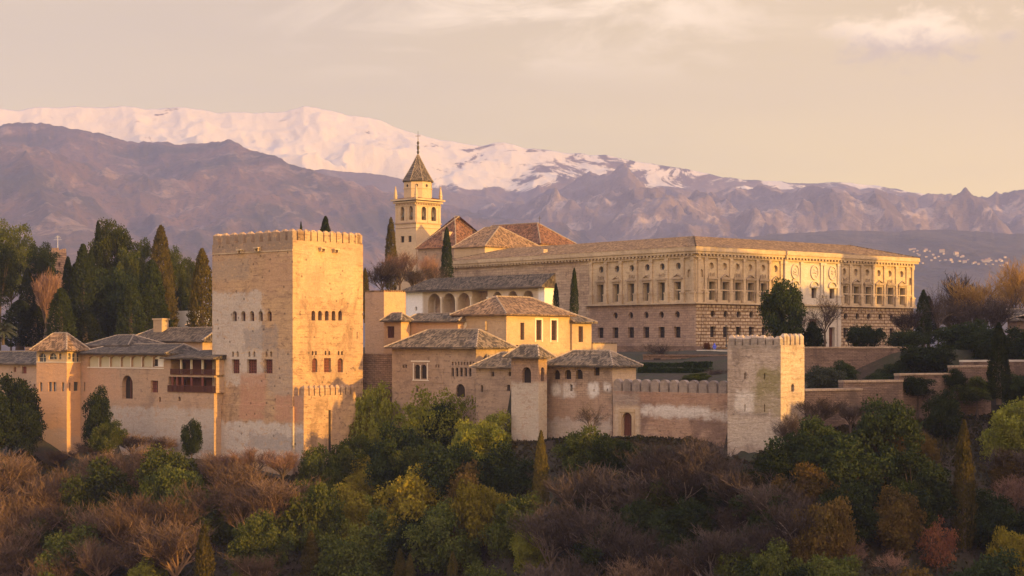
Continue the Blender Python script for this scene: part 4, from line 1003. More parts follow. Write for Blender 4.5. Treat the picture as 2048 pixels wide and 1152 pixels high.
def hedge(label, pa, Ya, pb, Yb, yt, yb, thick, seed):
    A, B = at(pa, yt, Ya), at(pb, yt, Yb); zb = (HY - yb) / F * A.y; u = Vector((B.x - A.x, B.y - A.y, 0)); ln = u.length; u.normalize(); n = Vector((u.y, -u.x, 0))
    if n.y > 0: n = -n
    rg = np.random.default_rng(seed); N = int(ln * 420)
    loc = rg.uniform(0, 1, (N, 3)); side = rg.integers(0, 3, N)
    loc[:, 2] = np.where(side == 0, 1.0, loc[:, 2]); loc[:, 1] = np.where(side == 1, 0.0, loc[:, 1])
    P = np.array([A.x, A.y, zb]) + np.outer(loc[:, 0] * ln, u) - np.outer(loc[:, 1] * thick, n); P[:, 2] += loc[:, 2] * (A.z - zb)
    P += rg.normal(size=P.shape) * 0.05
    r = thing('clipped_hedge', (A.x, A.y, zb), label, 'hedge')
    me = np_mesh('foliage', cloud_quads(0, 0.16, seed, pts=P) - np.array([A.x, A.y, zb])); link_mesh('foliage', me, M['hedge'], r)
    core = MB(); core.box(Face(A, u, n), 0.05, ln - 0.05, zb, A.z - 0.05, -thick + 0.05, -0.05); core.build('core', M['hedge'], r)
hedge('lower dark clipped hedge running behind the battlement merlons', 1274, 346, 1416, 338, 737, 770, 1.5, 1)
hedge('upper long clipped hedge against the dark garden wall', 1276, 352, 1372, 348, 727, 762, 1.2, 2)
hedge('square clipped hedge block at the right end of the garden', 1366, 344, 1385, 343, 725, 765, 1.5, 3)
hedge('last small clipped hedge block nearest the pale watch tower', 1394, 343, 1417, 342, 725, 765, 1.5, 4)

# ------------------------------------------------------------------ the stone palace
def palace():
    fr = Frame(1391.5, 400, 49.5); L, R = fr.L.t(900), fr.R.t(1827)
    r = thing('stone_palace', base_pt(fr, -5), 'large square renaissance stone palace with rows of pilasters and round windows', 'building')
    z = fr.z; ZB, ZS, ZC, ZT = -5.0, z(604), z(507), z(493)
    x5 = lambda x: 1060 + x / 4.115; x6 = lambda x: 1360 + x / 4.096
    fl, fR = fr.L, fr.R
    tl = [fl.t(x5(x)) for x in (585, 715, 837, 965, 1088, 1220)]
    trr = [fR.t(x6(x)) for x in (258, 367, 471, 575, 681, 783)]; trc = [fR.t(x6(x)) for x in (925, 1083, 1230)]; tr2 = [fR.t(x6(x)) for x in (1345, 1440, 1535, 1628, 1718, 1815)]
    zw0, zw1 = z(599), z(562.5); zo, ro = z(530.5), (z(523) - z(538)) / 2
    tRough = fl.t(x5(488))
    def up_opens(ts, w_=1.55, rw=0.62): 
        o = []
        for t in ts: o += [('rect', t - w_ / 2, t + w_ / 2, zw0, zw1, 0.75), ('oval', t - rw, t + rw, zo - ro * 0.95, zo + ro * 0.95, 0.55)]
        return o
    nl, nr = fl.t(x5(1308)), [fR.t(x6(177)), fR.t(x6(1885))]
    niche = lambda t: ('arch', t - 0.42, t + 0.42, z(554), z(538), 0.35)
    ul = up_opens(tl) + [niche(nl)]
    # upper storey
    mb = MB(); wall_panel(mb, fl, 0, tRough, ZS, ZC, ul)
    ur = up_opens(trr + tr2) + [niche(t) for t in nr]
    tc0, tc1 = fR.t(x6(842)), fR.t(x6(1303))
    wall_panel(mb, fR, 0, tc0, ZS, ZC, [o for o in ur if o[2] < tc0]); wall_panel(mb, fR, tc1, R, ZS, ZC, [o for o in ur if o[1] > tc1])
    mb.build('upper_wall', M['stone'], r)
    mb = MB(); wall_panel(mb, fl, tRough, L, ZB, ZC, []); 
    A, B, C, D = fr.P(0, 0), fr.P(L, 0), fr.P(L, R), fr.P(0, R)
    for p, q in ((B, C), (C, D)): mb.add([(p.x, p.y, ZB), (q.x, q.y, ZB), (q.x, q.y, ZC), (p.x, p.y, ZC)])
    mb.build('unfinished_wall', M['roughstone'], r)
    # ground floor
    tll = [fl.t(x5(x)) for x in (703, 830, 956, 1082, 1212)]
    lo = [('oval', t - 0.62, t + 0.62, z(635.5), z(621.5), 0.5) for t in tll] + [('rect', t - 0.8, t + 0.8, z(675), z(653), 0.6) for t in [fl.t(x5(580))] + tll]
    mb = MB(); wall_panel(mb, fl, 0, tRough, ZB, ZS, lo); mb.build('ground_floor_wall', M['redstone'], r)
    trl = [fR.t(x6(x)) for x in (270, 375, 481, 585, 690, 790)]; tr3 = [fR.t(x6(x)) for x in (1357, 1453, 1547, 1641, 1735, 1830)]
    lr = [('oval', t - 0.6, t + 0.6, z(635), z(620.5), 0.5) for t in trl + tr3] + [('rect', t - 0.72, t + 0.72, z(674), z(652.5), 0.6) for t in trl + tr3]
    mba, mbb = MB(), MB(); wall_panel(mba, fR, 0, tc0, ZB, ZS, [o for o in lr if o[2] < tc0]); wall_panel(mbb, fR, tc1, R, ZB, ZS, [o for o in lr if o[1] > tc1])
    # real V-joint relief of the rustication
    rg = random.Random(5); nrow = 11; h = (ZS - 0.3 - ZB) / nrow
    for k in range(nrow):
        z0 = ZB + k * h; t = 0.15
        edges = [0.1]
        while edges[-1] < R: edges.append(edges[-1] + rg.choice((0.95, 1.25, 1.6)))
        for a, b in zip(edges, edges[1:]):
            if b > R - 0.05 or (b > tc0 and a < tc1): continue
            if any(o[1] - 0.08 < b and o[2] + 0.08 > a and o[3] - 0.05 < z0 + h and o[4] + 0.05 > z0 for o in lr): continue
            (mba if b < tc0 else mbb).box(fR, a + 0.09, b - 0.09, z0 + 0.08, z0 + h - 0.08, 0.004, 0.13)
    mba.build('rusticated_wall', M['rustic'], r); mbb.build('rusticated_wall', M['rustic'], r)
    # stone centrepiece with three bays
    f2 = fR.shift(0.45); mb = MB()
    co = []
    for t in trc: co += [('rect', t - 0.75, t + 0.75, z(590), z(569), 0.7)]
    wall_panel(mb, f2, tc0, tc1, ZS, ZC, co); dw = [('rect', trc[1] - 1.5, trc[1] + 1.5, ZB, z(634), 0.8)] + [('rect', t - 0.9, t + 0.9, ZB, z(652), 0.7) for t in (trc[0], trc[2])]
    wall_panel(mb, f2, tc0, tc1, ZB, ZS, dw)
    for t in (tc0, tc1): mb.add([fR.pt(t, ZB), fR.pt(t, ZB, 0.45), fR.pt(t, ZC, 0.45), fR.pt(t, ZC)])
    mb.build('marble_centrepiece', M['marble'], r)
    for t in trc:
        md = MB(); c = f2.pt(t, z(535)); n = 20
        for rr_, d0 in ((1.18, 0.28), (0.92, 0.12)):
            P = [f2.pt(t + rr_ * math.cos(2 * math.pi * i / n), z(535) + rr_ * 1.22 * math.sin(2 * math.pi * i / n), d0) for i in range(n)]
            Q = [f2.pt(t + rr_ * math.cos(2 * math.pi * i / n), z(535) + rr_ * 1.22 * math.sin(2 * math.pi * i / n), 0.003) for i in range(n)]
            if rr_ > 1:
                I = [f2.pt(t + 0.95 * math.cos(2 * math.pi * i / n), z(535) + 0.95 * 1.22 * math.sin(2 * math.pi * i / n), 0.28) for i in range(n)]
                I2 = [f2.pt(t + 0.95 * math.cos(2 * math.pi * i / n), z(535) + 0.95 * 1.22 * math.sin(2 * math.pi * i / n), 0.05) for i in range(n)]
                for i in range(n):
                    j = (i + 1) % n; md.add([P[i], P[j], I[j], I[i]]); md.add([P[i], P[j], Q[j], Q[i]]); md.add([I[i], I[j], I2[j], I2[i]])
            else: md.add(P)
        rg = random.Random(t)
        for i in range(14):
            a, q = rg.uniform(0, 6.28), rg.uniform(0, 0.7); p = f2.pt(t + q * math.cos(a), z(535) + q * math.sin(a), 0.16); md.lathe(p, [(0.02, -0.18), (0.16, -0.05), (0.12, 0.12), (0.01, 0.2)], 6)
        md.build('medallion', M['marble'], r)
    for o in co + dw: pane(f2, o, M['dark'] if o in co else M['wood'], r, 'window' if o in co else 'doorway', (1, 2, 0.06), M['wood'])
    # panes
    for o in ul: pane(fl, o, {'rect': M['shutter'], 'oval': M['glass'], 'arch': M['stone']}[o[0]], r, {'rect': 'window', 'oval': 'round_window', 'arch': 'niche'}[o[0]])
    for o in ur: pane(fR, o, {'rect': M['shutter'], 'oval': M['trimstone'], 'arch': M['stone']}[o[0]], r, {'rect': 'window', 'oval': 'round_window', 'arch': 'niche'}[o[0]])
    for fc, ops in ((fl, lo), (fR, lr)):
        for o in ops:
            if fc is fR and tc0 < (o[1] + o[2]) / 2 < tc1: continue
            pane(fc, o, M['dark'], r, 'round_window' if o[0] == 'oval' else 'window', (1, 2, 0.06) if o[0] == 'rect' else None, M['iron'])
    # pediments, alternately flat and pointed; segmental over the centre bays
    def pediment(fc, t, kind, d=0.004):
        mb = MB(); s = 1.25; za, zb_ = z(562), z(557.5)
        mb.box(fc, t - s + .1, t + s - .1, za, zb_, d, 0.28); mb.box(fc, t - s - .1, t + s + .1, zb_ + .002, zb_ + 0.3, d, 0.5)
        mb.box(fc, t - 1.12, t - 0.86, zw0, za - 0.002, d, 0.22); mb.box(fc, t + 0.86, t + 1.12, zw0, za - 0.002, d, 0.22)
        zz = zb_ + 0.304; h_ = z(545.5) - zz
        if kind == 'tri':
            pts = [(t - s - .05, zz), (t + s + .05, zz), (t, zz + h_)]; inn = [(t - s + .35, zz + .16), (t + s - .35, zz + .16), (t, zz + h_ - .22)]
        elif kind == 'seg':
            pts = [(t + (s + .1) * math.cos(a), zz + h_ * math.sin(a)) for a in np.linspace(0, math.pi, 11)]; inn = None
        else:
            mb.box(fc, t - s * 0.8, t + s * 0.8, zz, zz + 0.24, d, 0.22)
            for i in range(4): mb.box(fc, t - 0.8 + i * 0.45, t - 0.6 + i * 0.45, zz + .242, zz + 0.8 + 0.15 * (i % 2), d, 0.16)
            return mb.build('pediment', M['pedstone'], r)
        A = [fc.pt(p[0], p[1], 0.42) for p in pts]; B = [fc.pt(p[0], p[1], d) for p in pts]
        for k in range(len(pts)): mb.add([A[k], A[(k + 1) % len(pts)], B[(k + 1) % len(pts)], B[k]])
        if inn:
            I = [fc.pt(p[0], p[1], 0.42) for p in inn]; I2 = [fc.pt(p[0], p[1], 0.12) for p in inn]
            for k in range(3): mb.add([A[k], A[(k + 1) % 3], I[(k + 1) % 3], I[k]]); mb.add([I[k], I[(k + 1) % 3], I2[(k + 1) % 3], I2[k]])
            mb.add(I2)
        else: mb.add(A)
        mb.build('pediment', M['pedstone'], r)
    for i, t in enumerate(tl): pediment(fl, t, 'tri' if i % 2 else 'flat')
    for i, t in enumerate(trr): pediment(fR, t, 'tri' if i % 2 else 'flat')
    for i, t in enumerate(tr2): pediment(fR, t, 'tri' if i % 2 else 'flat')
    for t in trc:
        g2 = f2; mb = MB(); za = z(569)
        mb.box(g2, t - 1.25, t + 1.25, za + .15, za + 0.45, 0.004, 0.4); zz = za + 0.454
        pts = [(t + 1.3 * math.cos(a), zz + 0.95 * math.sin(a)) for a in np.linspace(0, math.pi, 11)]
        A = [g2.pt(p[0], p[1], 0.35) for p in pts]; B = [g2.pt(p[0], p[1], 0.004) for p in pts]; I = [g2.pt(t + (p[0] - t) * .78, zz + (p[1] - zz) * .74 + .05, 0.35) for p in pts]; I2 = [g2.pt(t + (p[0] - t) * .78, zz + (p[1] - zz) * .74 + .05, 0.1) for p in pts]
        for k in range(len(pts) - 1): mb.add([A[k], A[k + 1], B[k + 1], B[k]]); mb.add([A[k], A[k + 1], I[k + 1], I[k]]); mb.add([I[k], I[k + 1], I2[k + 1], I2[k]])
        mb.build('pediment', M['marble'], r)
    # pilasters on pedestals
    zp0, zp1 = z(583), z(514.5)
    def pilaster(fc, t, w_=0.62, mat='trimstone', d=0.004):
        mb = MB(); mb.box(fc, t - w_ * 0.8, t + w_ * 0.8, ZS + 0.42, zp0 - 0.25, d, 0.42); mb.box(fc, t - w_ * 0.95, t + w_ * 0.95, zp0 - .248, zp0 - .002, d, 0.52); mb.box(fc, t - w_ * 0.92, t + w_ * 0.92, ZS + .002, ZS + 0.418, d, 0.5)
        mb.box(fc, t - w_ / 2, t + w_ / 2, zp0, zp1 - 0.5, d, 0.26); mb.box(fc, t - w_ * 0.68, t + w_ * 0.68, zp1 - 0.498, zp1 - .004, d, 0.36); mb.box(fc, t - w_ * 0.6, t + w_ * 0.6, zp0 + .003, zp0 + 0.25, 0.1, 0.32)
        mb.build('pilaster', M[mat], r)
    for x in (507, 628, 752, 877, 1002, 1130, 1262, 1345): pilaster(fl, fl.t(x5(x)))
    for x in (152, 206, 312, 413, 522, 628, 730, 826): pilaster(fR, fR.t(x6(x)))
    for x in (1320, 1392, 1485, 1580, 1672, 1768, 1855, 1912): pilaster(fR, min(fR.t(x6(x)), R - 0.5))
    for x in (862, 990, 1155, 1180, 1292): pilaster(f2, f2.t(x6(x)), 0.62, 'marble')
    for x in (862, 1000, 1170, 1296):
        mb = MB(); t = f2.t(x6(x)); mb.box(f2, t - .45, t + .45, ZB, z(612), 0.004, 0.4); mb.build('column', M['marble'], r)
    # belts: base, string course, entablature, cornice with dentils
    for nm, z0, z1, d in (('string_course', ZS - 0.28, ZS - 0.002, 0.62), ('architrave', zp1, zp1 + 0.42, 0.34), ('cornice', ZC + 0.002, ZC + 0.45, 0.75), ('cornice', ZC + 0.454, ZT, 0.95)):
        mb = MB(); tL_ = tRough if nm in ('string_course', 'architrave') else L
        mb.box(fl, -d, tL_ + (0.8 if nm == 'string_course' else 0), z0, z1, 0.003, d); mb.box(fR, 0.0, R + (d if nm != 'architrave' else 0), z0 + .0013, z1 - .0013, 0.0035, d - 0.002)
        mb.box(f2, tc0 - .2, tc1 + .2, z0 - .0021, z1 + .0011, 0.004, d * 0.95); mb.build(nm, M['trimstone'], r)
    mb = MB()
    for i in range(int(L / 0.95)): mb.box(fl, i * 0.95 + 0.2, i * 0.95 + 0.62, ZC - 0.32, ZC, 0.005, 0.68)
    for i in range(int(R / 0.95)):
        if tc0 - .5 < i * .95 < tc1 + .1: mb.box(f2, i * 0.95 + 0.2, i * 0.95 + 0.62, ZC - 0.32, ZC - .003, 0.005, 0.68)
        else: mb.box(fR, i * 0.95 + 0.2, i * 0.95 + 0.62, ZC - 0.32, ZC, 0.005, 0.68)
    mb.build('dentils', M['trimstone'], r)
    for a, b in ((fR, (0.3, tc0 - .3)), (fR, (tc1 + .3, R - .3)), (fl, (0.3, 4.6))):
        bb = MB(); bb.box(a, b[0], b[1], z(580) , z(580) + 0.22, 0.003, 0.2); bb.build('balustrade_rail', M['trimstone'], r)
    # ring-shaped tiled roof round the court
    ins = 9.5; zr = z(472) * (fr.Y + (fr.ul.y + fr.ur.y) * ins) / fr.Y; mb = MB(); ov = 1.0
    o_ = [(-ov, -ov), (L + ov, -ov), (L + ov, R + ov), (-ov, R + ov)]; i_ = [(ins, ins), (L - ins, ins), (L - ins, R - ins), (ins, R - ins)]
    for k in range(4):
        P = [fr.P(*o_[k], ZT + .004), fr.P(*o_[(k + 1) % 4], ZT + .004), fr.P(*i_[(k + 1) % 4], zr), fr.P(*i_[k], zr)]
        e = (P[1] - P[0]).normalized(); nn = e.cross(P[2] - P[0]).normalized(); s = nn.cross(e); s = -s if s.z < 0 else s
        mb.add(P, [((p - P[0]).dot(e) + 77 * k, (p - P[0]).dot(s)) for p in P])
    mb.add([fr.P(*p, zr) for p in i_])
    ro_ = mb.build('roof', M['tile_pal'], r)
    for k in range(4):
        rb = MB(); p, q = fr.P(*o_[k], ZT), fr.P(*i_[k], zr); n = int((q - p).length / 0.7)
        for j in range(n): rb.tube(p.lerp(q, j / n), p.lerp(q, (j + .9) / n), 0.15, 0.11, 5)
        rb.build('ridge_tiles', M['tile_dark'], ro_)
    hb = MB(); t = fl.t(x5(58)); p = fr.P(t, 1.6); zz = ZT + 0.9; f3 = Face(p, fr.ul, (-fr.ur.x, -fr.ur.y)); hb.box(f3, -.5, .5, zz - .6, zz + .5, -.8, .3); hb.build('dormer', M['roughstone'], ro_)
palace()

# ------------------------------------------------------------------ the church with its bell tower
def c4(x, y): return 740 + x / 3.1136, 250 + y / 3.1136
def o4(l): return [(q[0], 740 + q[1] / 3.1136, 740 + q[2] / 3.1136, 250 + q[3] / 3.1136, 250 + q[4] / 3.1136, *q[5:]) for q in l]
def bell_tower():
    fr = Frame(832.2, 505, 42.5); L, R = fr.L.t(791), fr.R.t(881); z = fr.z; zb = -2
    r = thing('bell_tower', base_pt(fr, zb), 'slender church bell tower with octagonal drum, tiled spire and cross', 'tower')
    bl = opens_px(fr.L, o4([('arch', 190, 212, 510, 596), ('arch', 243, 266, 506, 592), ('rect', 191, 213, 692, 732, .3), ('rect', 238, 258, 690, 729, .3)]), 1.2); br = opens_px(fr.R, o4([('arch', 321, 350, 508, 592), ('arch', 382, 412, 510, 598)]), 1.2)
    zt = z(401)
    M['belfry'] = wall_mat('belfry_plaster', (0.52, 0.385, 0.255), (0.46, 0.345, 0.235), (0.33, 0.24, 0.17), course=0.2, fine=0.2, streak=0.25)
    body(r, fr, L, R, zb, zt, bl, br, M['belfry'])
    windows(r, fr.L, bl, M['dark'], name='belfry_opening'); windows(r, fr.R, br, M['dark'], name='belfry_opening')
    for fc, ops in ((fr.L, bl[:2]), (fr.R, br)):
        for o in ops:
            p = fc.pt((o[1] + o[2]) / 2, (o[3] + o[4]) / 2 - 0.1, -0.55); mb = MB(); mb.lathe(p, [(0.55, -0.7), (0.42, -0.4), (0.32, 0.2), (0.2, 0.5), (0.02, 0.6)], 10); mb.tube(p + Vector((0, 0, .55)), p + Vector((0, 0, 1.3)), 0.08, 0.08, 5); mb.build('bell', M['bronze'], r)
    for yy, d, h in ((446, 0.22, 0.3), (404, 0.45, 0.35), (399.5, 0.85, 0.4), (411, 0.16, 0.2), (455, 0.1, 0.15)):
        zz = z(yy); mb = MB(); mb.box(fr.L, -d, L + d, zz, zz + h, 0.003, d); mb.box(fr.R, 0, R + d, zz + .0013, zz + h - .0013, 0.003, d - .002)
        q = fr.local(0, 0); fb_ = Face(fr.P(L, 0), fr.ur, fr.ul); fc_ = Face(fr.P(0, R), fr.ul, fr.ur)
        mb.box(fb_, 0, R, zz + .002, zz + h - .002, .003, d - .002); mb.box(fc_, -d, L + d, zz + .0016, zz + h - .0016, .003, d - .001); mb.build('cornice', M['trimstone'] if yy < 420 else M['tan'], r)
    mb = MB()
    for fc, ln in ((fr.L, L), (fr.R, R)):
        n = int(ln / 0.55)
        for i in range(n): mb.box(fc, i * ln / n + .1, i * ln / n + .32, z(408.5), z(405), 0.004, 0.3)
    mb.build('corbels', M['cream'], r)
    for fc, ln in ((fr.L, L), (fr.R, R)):
        for t in (0.35, ln / 2, ln - 0.35): mb = MB(); mb.box(fc, t - .28, t + .28, z(445), z(412), .004, .14); mb.build('pilaster', M['belfry'], r)
    c = fr.P(L / 2, R / 2); zc = z(399.5) + .4
    lo = hip_roof(r, fr, -0.8, L + .8, -.8, R + .8, zc + .01, zc + 1.1, 'a', (R + 1.6) / 2, (R + 1.6) / 2, M['tile_red'], thick=0.1, name='skirt_roof')
    Yc = c.y; zz = lambda y: (HY - y) / F * Yc
    rad = 29.2 / F * Yc; rot = math.radians(22.5) + math.radians(42.5)
    mb = MB(); mb.lathe((c.x, c.y, 0), [(rad, zc), (rad, zz(362.5))], 8, rot); mb.lathe((c.x, c.y, 0), [(rad + .14, zz(379)), (rad + .14, zz(377))], 8, rot); mb.build('drum', M['belfry'], r)
    for i in range(8):
        a = rot + math.radians(22.5) + i * math.pi / 4; ap = rad * math.cos(math.pi / 8); n_ = Vector((math.cos(a), math.sin(a), 0)); u_ = Vector((-n_.y, n_.x, 0)); f = Face(c + n_ * (ap + .015), u_, n_)
        if n_.y > 0.3: continue
        mb = MB(); mb.add([f.pt(p[0], p[1]) for p in outline('oval', -.34, .34, zz(376), zz(370))]); mb.build('round_window', M['dark'], r)
        mb = MB(); P = outline('oval', -.34, .34, zz(376), zz(370)); Q = outline('oval', -.46, .46, zz(377), zz(369))
        for k in range(len(P)): j = (k + 1) % len(P); mb.add([f.pt(*P[k], .06), f.pt(*P[j], .06), f.pt(*Q[j], .06), f.pt(*Q[k], .06)]); mb.add([f.pt(*Q[k], .06), f.pt(*Q[j], .06), f.pt(*Q[j], -.02), f.pt(*Q[k], -.02)])
        mb.build('window_ring', M['belfry'], r)
    mb = MB(); za, zs = zz(308), zz(363); mb.lathe((c.x, c.y, 0), [(rad + .3, zs - .25), (rad + .42, zs), (rad * .62, zs + (za - zs) * .42), (0.12, za)], 8, rot); sp = mb.build('spire', M['tile_slate'], r)
    mb = MB()
    for i in range(8):
        a = rot + i * math.pi / 4; e = Vector((math.cos(a), math.sin(a), 0)); A_ = [c + e * (rad + .42) + Vector((0, 0, zs)), c + e * rad * .62 + Vector((0, 0, zs + (za - zs) * .42)), c + e * .12 + Vector((0, 0, za))]
        for p, q in zip(A_, A_[1:]):
            n = 9
            for k in range(n): mb.tube(p.lerp(q, k / n), p.lerp(q, (k + .6) / n), .12, .10, 4)
    mb.build('ridge_tiles', M['ridge'], sp)
    mb = MB(); mb.lathe((c.x, c.y, 0), [(.14, za - .1), (.34, za + .5), (.16, za + .9), (.3, za + 1.3), (.3, za + 1.9), (.12, za + 2.2), (.3, za + 2.6), (.28, za + 2.9), (.08, za + 3.2), (.05, zz(274))], 8)
    zx = zz(274); d_ = Vector((math.cos(.3), -math.sin(.3), 0)); mb.tube(c + Vector((0, 0, zx - .1)), c + Vector((0, 0, zz(262))), .07, .04, 5); mb.tube(c - d_ * .65 + Vector((0, 0, zx + .25)), c + d_ * .65 + Vector((0, 0, zx + .25)), .06, .06, 5); mb.build('cross_finial', M['iron'], sp)
    for a, b in ((0, 0), (L, 0), (L, R), (0, R)):
        p = fr.P(a, b, zc); mb = MB(); mb.lathe(p, [(.42, 0), (.42, .9), (.55, 1.0), (.4, 1.15), (.36, 1.7), (.14, 2.9), (.2, 3.05), (.02, 3.3)], 4, math.radians(42.5 + 45)); mb.build('pinnacle', M['belfry'], r)
bell_tower()

r, fr, L, R, zt = house('church', 'big church nave under steep red brown hipped roofs beside the bell tower', 912, 490, 836, 992, 493, 0, 432.5, 'pinkwall', 'tile_red', zb=-2, ov=0.5, axis='a', ol=[('rect', 866, 874, 530, 552)])
db = MB(); t = fr.L.t(883); f2 = Face(fr.P(t, 2.0), fr.ul, (-fr.ur.x, -fr.ur.y)); db.box(f2, -.8, .8, zt + .5, (HY - 461) / F * fr.Y, -1.2, .9); db.build('dormer', M['cream'], r)
r2, fr2, L2, R2, zt2 = house('church_transept', 'long steep dark church roof with pale ridge line behind the stone palace', 1081, 478, 945, 1156, 487, 0, 447, 'pinkwall', 'tile_red', zb=-2, ov=0.4, axis='a', h1=0.5)
a = thing('weather_vane', (0, 0, 0), 'thin iron weather vane on the church ridge', 'weather vane'); p = fr2.P(6.0, R2 / 2); zz = (HY - 447.5) / F * p.y; a.location = (p.x, p.y, zz)
b = MB(); b.tube((p.x, p.y, zz), (p.x, p.y, zz + 1.9), .06, .04, 5); b.tube((p.x - .4, p.y, zz + 1.3), (p.x + .4, p.y, zz + 1.3), .05, .05, 4); b.build('rod', M['iron'], a)
house('church_chapel', 'lower church chapel with a sunlit tiled gable in front of the steep roofs', 969.6, 462, 908, 1090, 492, 0, 453, 'cream', 'tile_warm', zb=-2, ov=0.4, axis='a', h0=5.2, h1=0.5, mid=None)

# ------------------------------------------------------------------ visitor on the terrace, far town, fortress unseen out to the right, shaped for its shadows
def person():
    p = at(1429, 700, 378); zf = (HY - 708) / F * p.y
    me = bpy.data.meshes.new('person'); V = [(0, 0, .92), (0, 0, 1.2), (0, 0, 1.42), (0, 0, 1.52), (0, .01, 1.62), (0, .01, 1.74), (.19, 0, 1.4), (.25, -.05, 1.12), (.22, -.2, .95), (-.19, 0, 1.4), (-.25, -.03, 1.12), (-.23, -.12, .88), (.1, 0, .86), (.11, 0, .48), (.11, .02, .08), (.11, -.12, .04), (-.1, 0, .86), (-.12, -.03, .48), (-.12, .02, .08), (-.12, -.12, .04)]
    E = [(0, 1), (1, 2), (2, 3), (3, 4), (4, 5), (2, 6), (6, 7), (7, 8), (2, 9), (9, 10), (10, 11), (0, 12), (12, 13), (13, 14), (14, 15), (0, 16), (16, 17), (17, 18), (18, 19)]
    rad = [.16, .17, .16, .06, .10, .10, .08, .06, .045, .08, .06, .045, .10, .075, .05, .045, .10, .075, .05, .045]
    me.from_pydata(V, E, []); o = bpy.data.objects.new('person', me); COL.objects.link(o); o.location = (p.x, p.y, zf)
    sk = o.modifiers.new('skin', 'SKIN')
    for i, s in enumerate(me.skin_vertices[0].data): s.radius = (rad[i], rad[i] * .85)
    me.skin_vertices[0].data[0].use_root = True; ss = o.modifiers.new('smooth', 'SUBSURF'); ss.levels = ss.render_levels = 1
    me.materials.append(plain_mat('pale_trousers_and_skin', (0.36, 0.28, 0.22), .1)); tag(o, 'visitor in a bright blue hooded jacket standing by the palace corner', 'person')
    jb = MB(); q = Vector((p.x, p.y, zf)); jb.lathe(q, [(.2, .8), (.25, .95), (.24, 1.2), (.27, 1.38), (.14, 1.5), (.145, 1.62), (.13, 1.75), (.03, 1.82)], 10); jb.tube(q + Vector((.2, 0, 1.4)), q + Vector((.27, -.06, 1.1)), .1, .085, 7); jb.tube(q + Vector((-.2, 0, 1.4)), q + Vector((-.27, -.04, 1.1)), .1, .085, 7); jb.build('jacket', plain_mat('blue_jacket', (0.10, 0.13, 0.62), .1), o)
person()

from mathutils.bvhtree import BVHTree
def hill_hit(px, py):
    dx, dz = (px - 1024) / F, (HY - py) / F
    yy, xx = LY[:, 0], dx
    # column of the foothill grid nearest this pixel: same px along every row
    k = int(round((px + 60) / (2108 + 60) * (LX.shape[1] - 1)))
    for j in range(LX.shape[0]):
        if LZ[j, k] / LY[j, k] >= dz: return Vector((LX[j, k], LY[j, k], LZ[j, k]))
    return Vector((LX[-11, k], LY[-11, k], LZ[-11, k]))
def town():
    spots = [(1822, 499), (1827, 504), (1829, 497), (1836, 503), (1834, 507), (1848, 503), (1853, 501), (1858, 505), (1854, 514), (1845, 526), (1867, 511), (1870, 516), (1884, 504), (1886, 508), (1911, 509), (1914, 513), (1922, 513), (1927, 513), (1882, 521), (1891, 520), (1901, 520), (1906, 524), (1919, 522), (1930, 525), (1946, 526), (1951, 525), (1963, 521), (1967, 523), (1975, 522), (1979, 518), (1983, 521), (1972, 528), (1986, 529), (1992, 522), (1999, 521), (2003, 522), (2009, 517), (2013, 528), (2006, 531), (1998, 530), (1840, 511), (1877, 513), (1862, 521), (1936, 520), (1956, 530)]
    m1 = plain_mat('far_white_wall', (0.36, 0.31, 0.27), .3, .05); m2 = plain_mat('far_tile', (0.30, 0.17, 0.12), .2, .05)
    proto = None
    for i, (px, py) in enumerate(spots):
        rg = random.Random(i); p = hill_hit(px, py + 2)
        if proto is None:
            proto = thing('village_house', (0, 0, 0), 'tiny white house in the far hillside village', 'house', 'white houses of the far village')
            f = Face((-5, -3.5), (1, 0), (0, -1)); mb = MB(); mb.box(f, 0, 10, -6, 5, -7, 0); mb.build('wall', m1, proto)
            mb = MB(); mb.add([(-5.3, -3.9, 5), (5.3, -3.9, 5), (5.3, 0, 7), (-5.3, 0, 7)]); mb.add([(-5.3, 3.9, 5), (5.3, 3.9, 5), (5.3, 0, 7), (-5.3, 0, 7)]); mb.add([(-5, -3.5, 5), (-5, 3.5, 5), (-5, 0, 6.9)]); mb.add([(5, -3.5, 5), (5, 3.5, 5), (5, 0, 6.9)]); mb.build('roof', m2, proto); o = proto
        else:
            o = proto.copy(); COL.objects.link(o)
            for ch in list(proto.children): c = ch.copy(); COL.objects.link(c); c.parent = o
        s = rg.uniform(.4, .75); o.scale = (s * rg.uniform(.8, 1.3), s, s * rg.uniform(.8, 1.3))
        if px in (1911, 1884, 1975): o.scale = (1.2, 1.1, 1.15)
        o.location = p; o.rotation_euler.z = rg.uniform(-.5, .5)
        if px == 1911: o['label'] = 'largest tiny white block of the far village, left of its middle gap'
town()

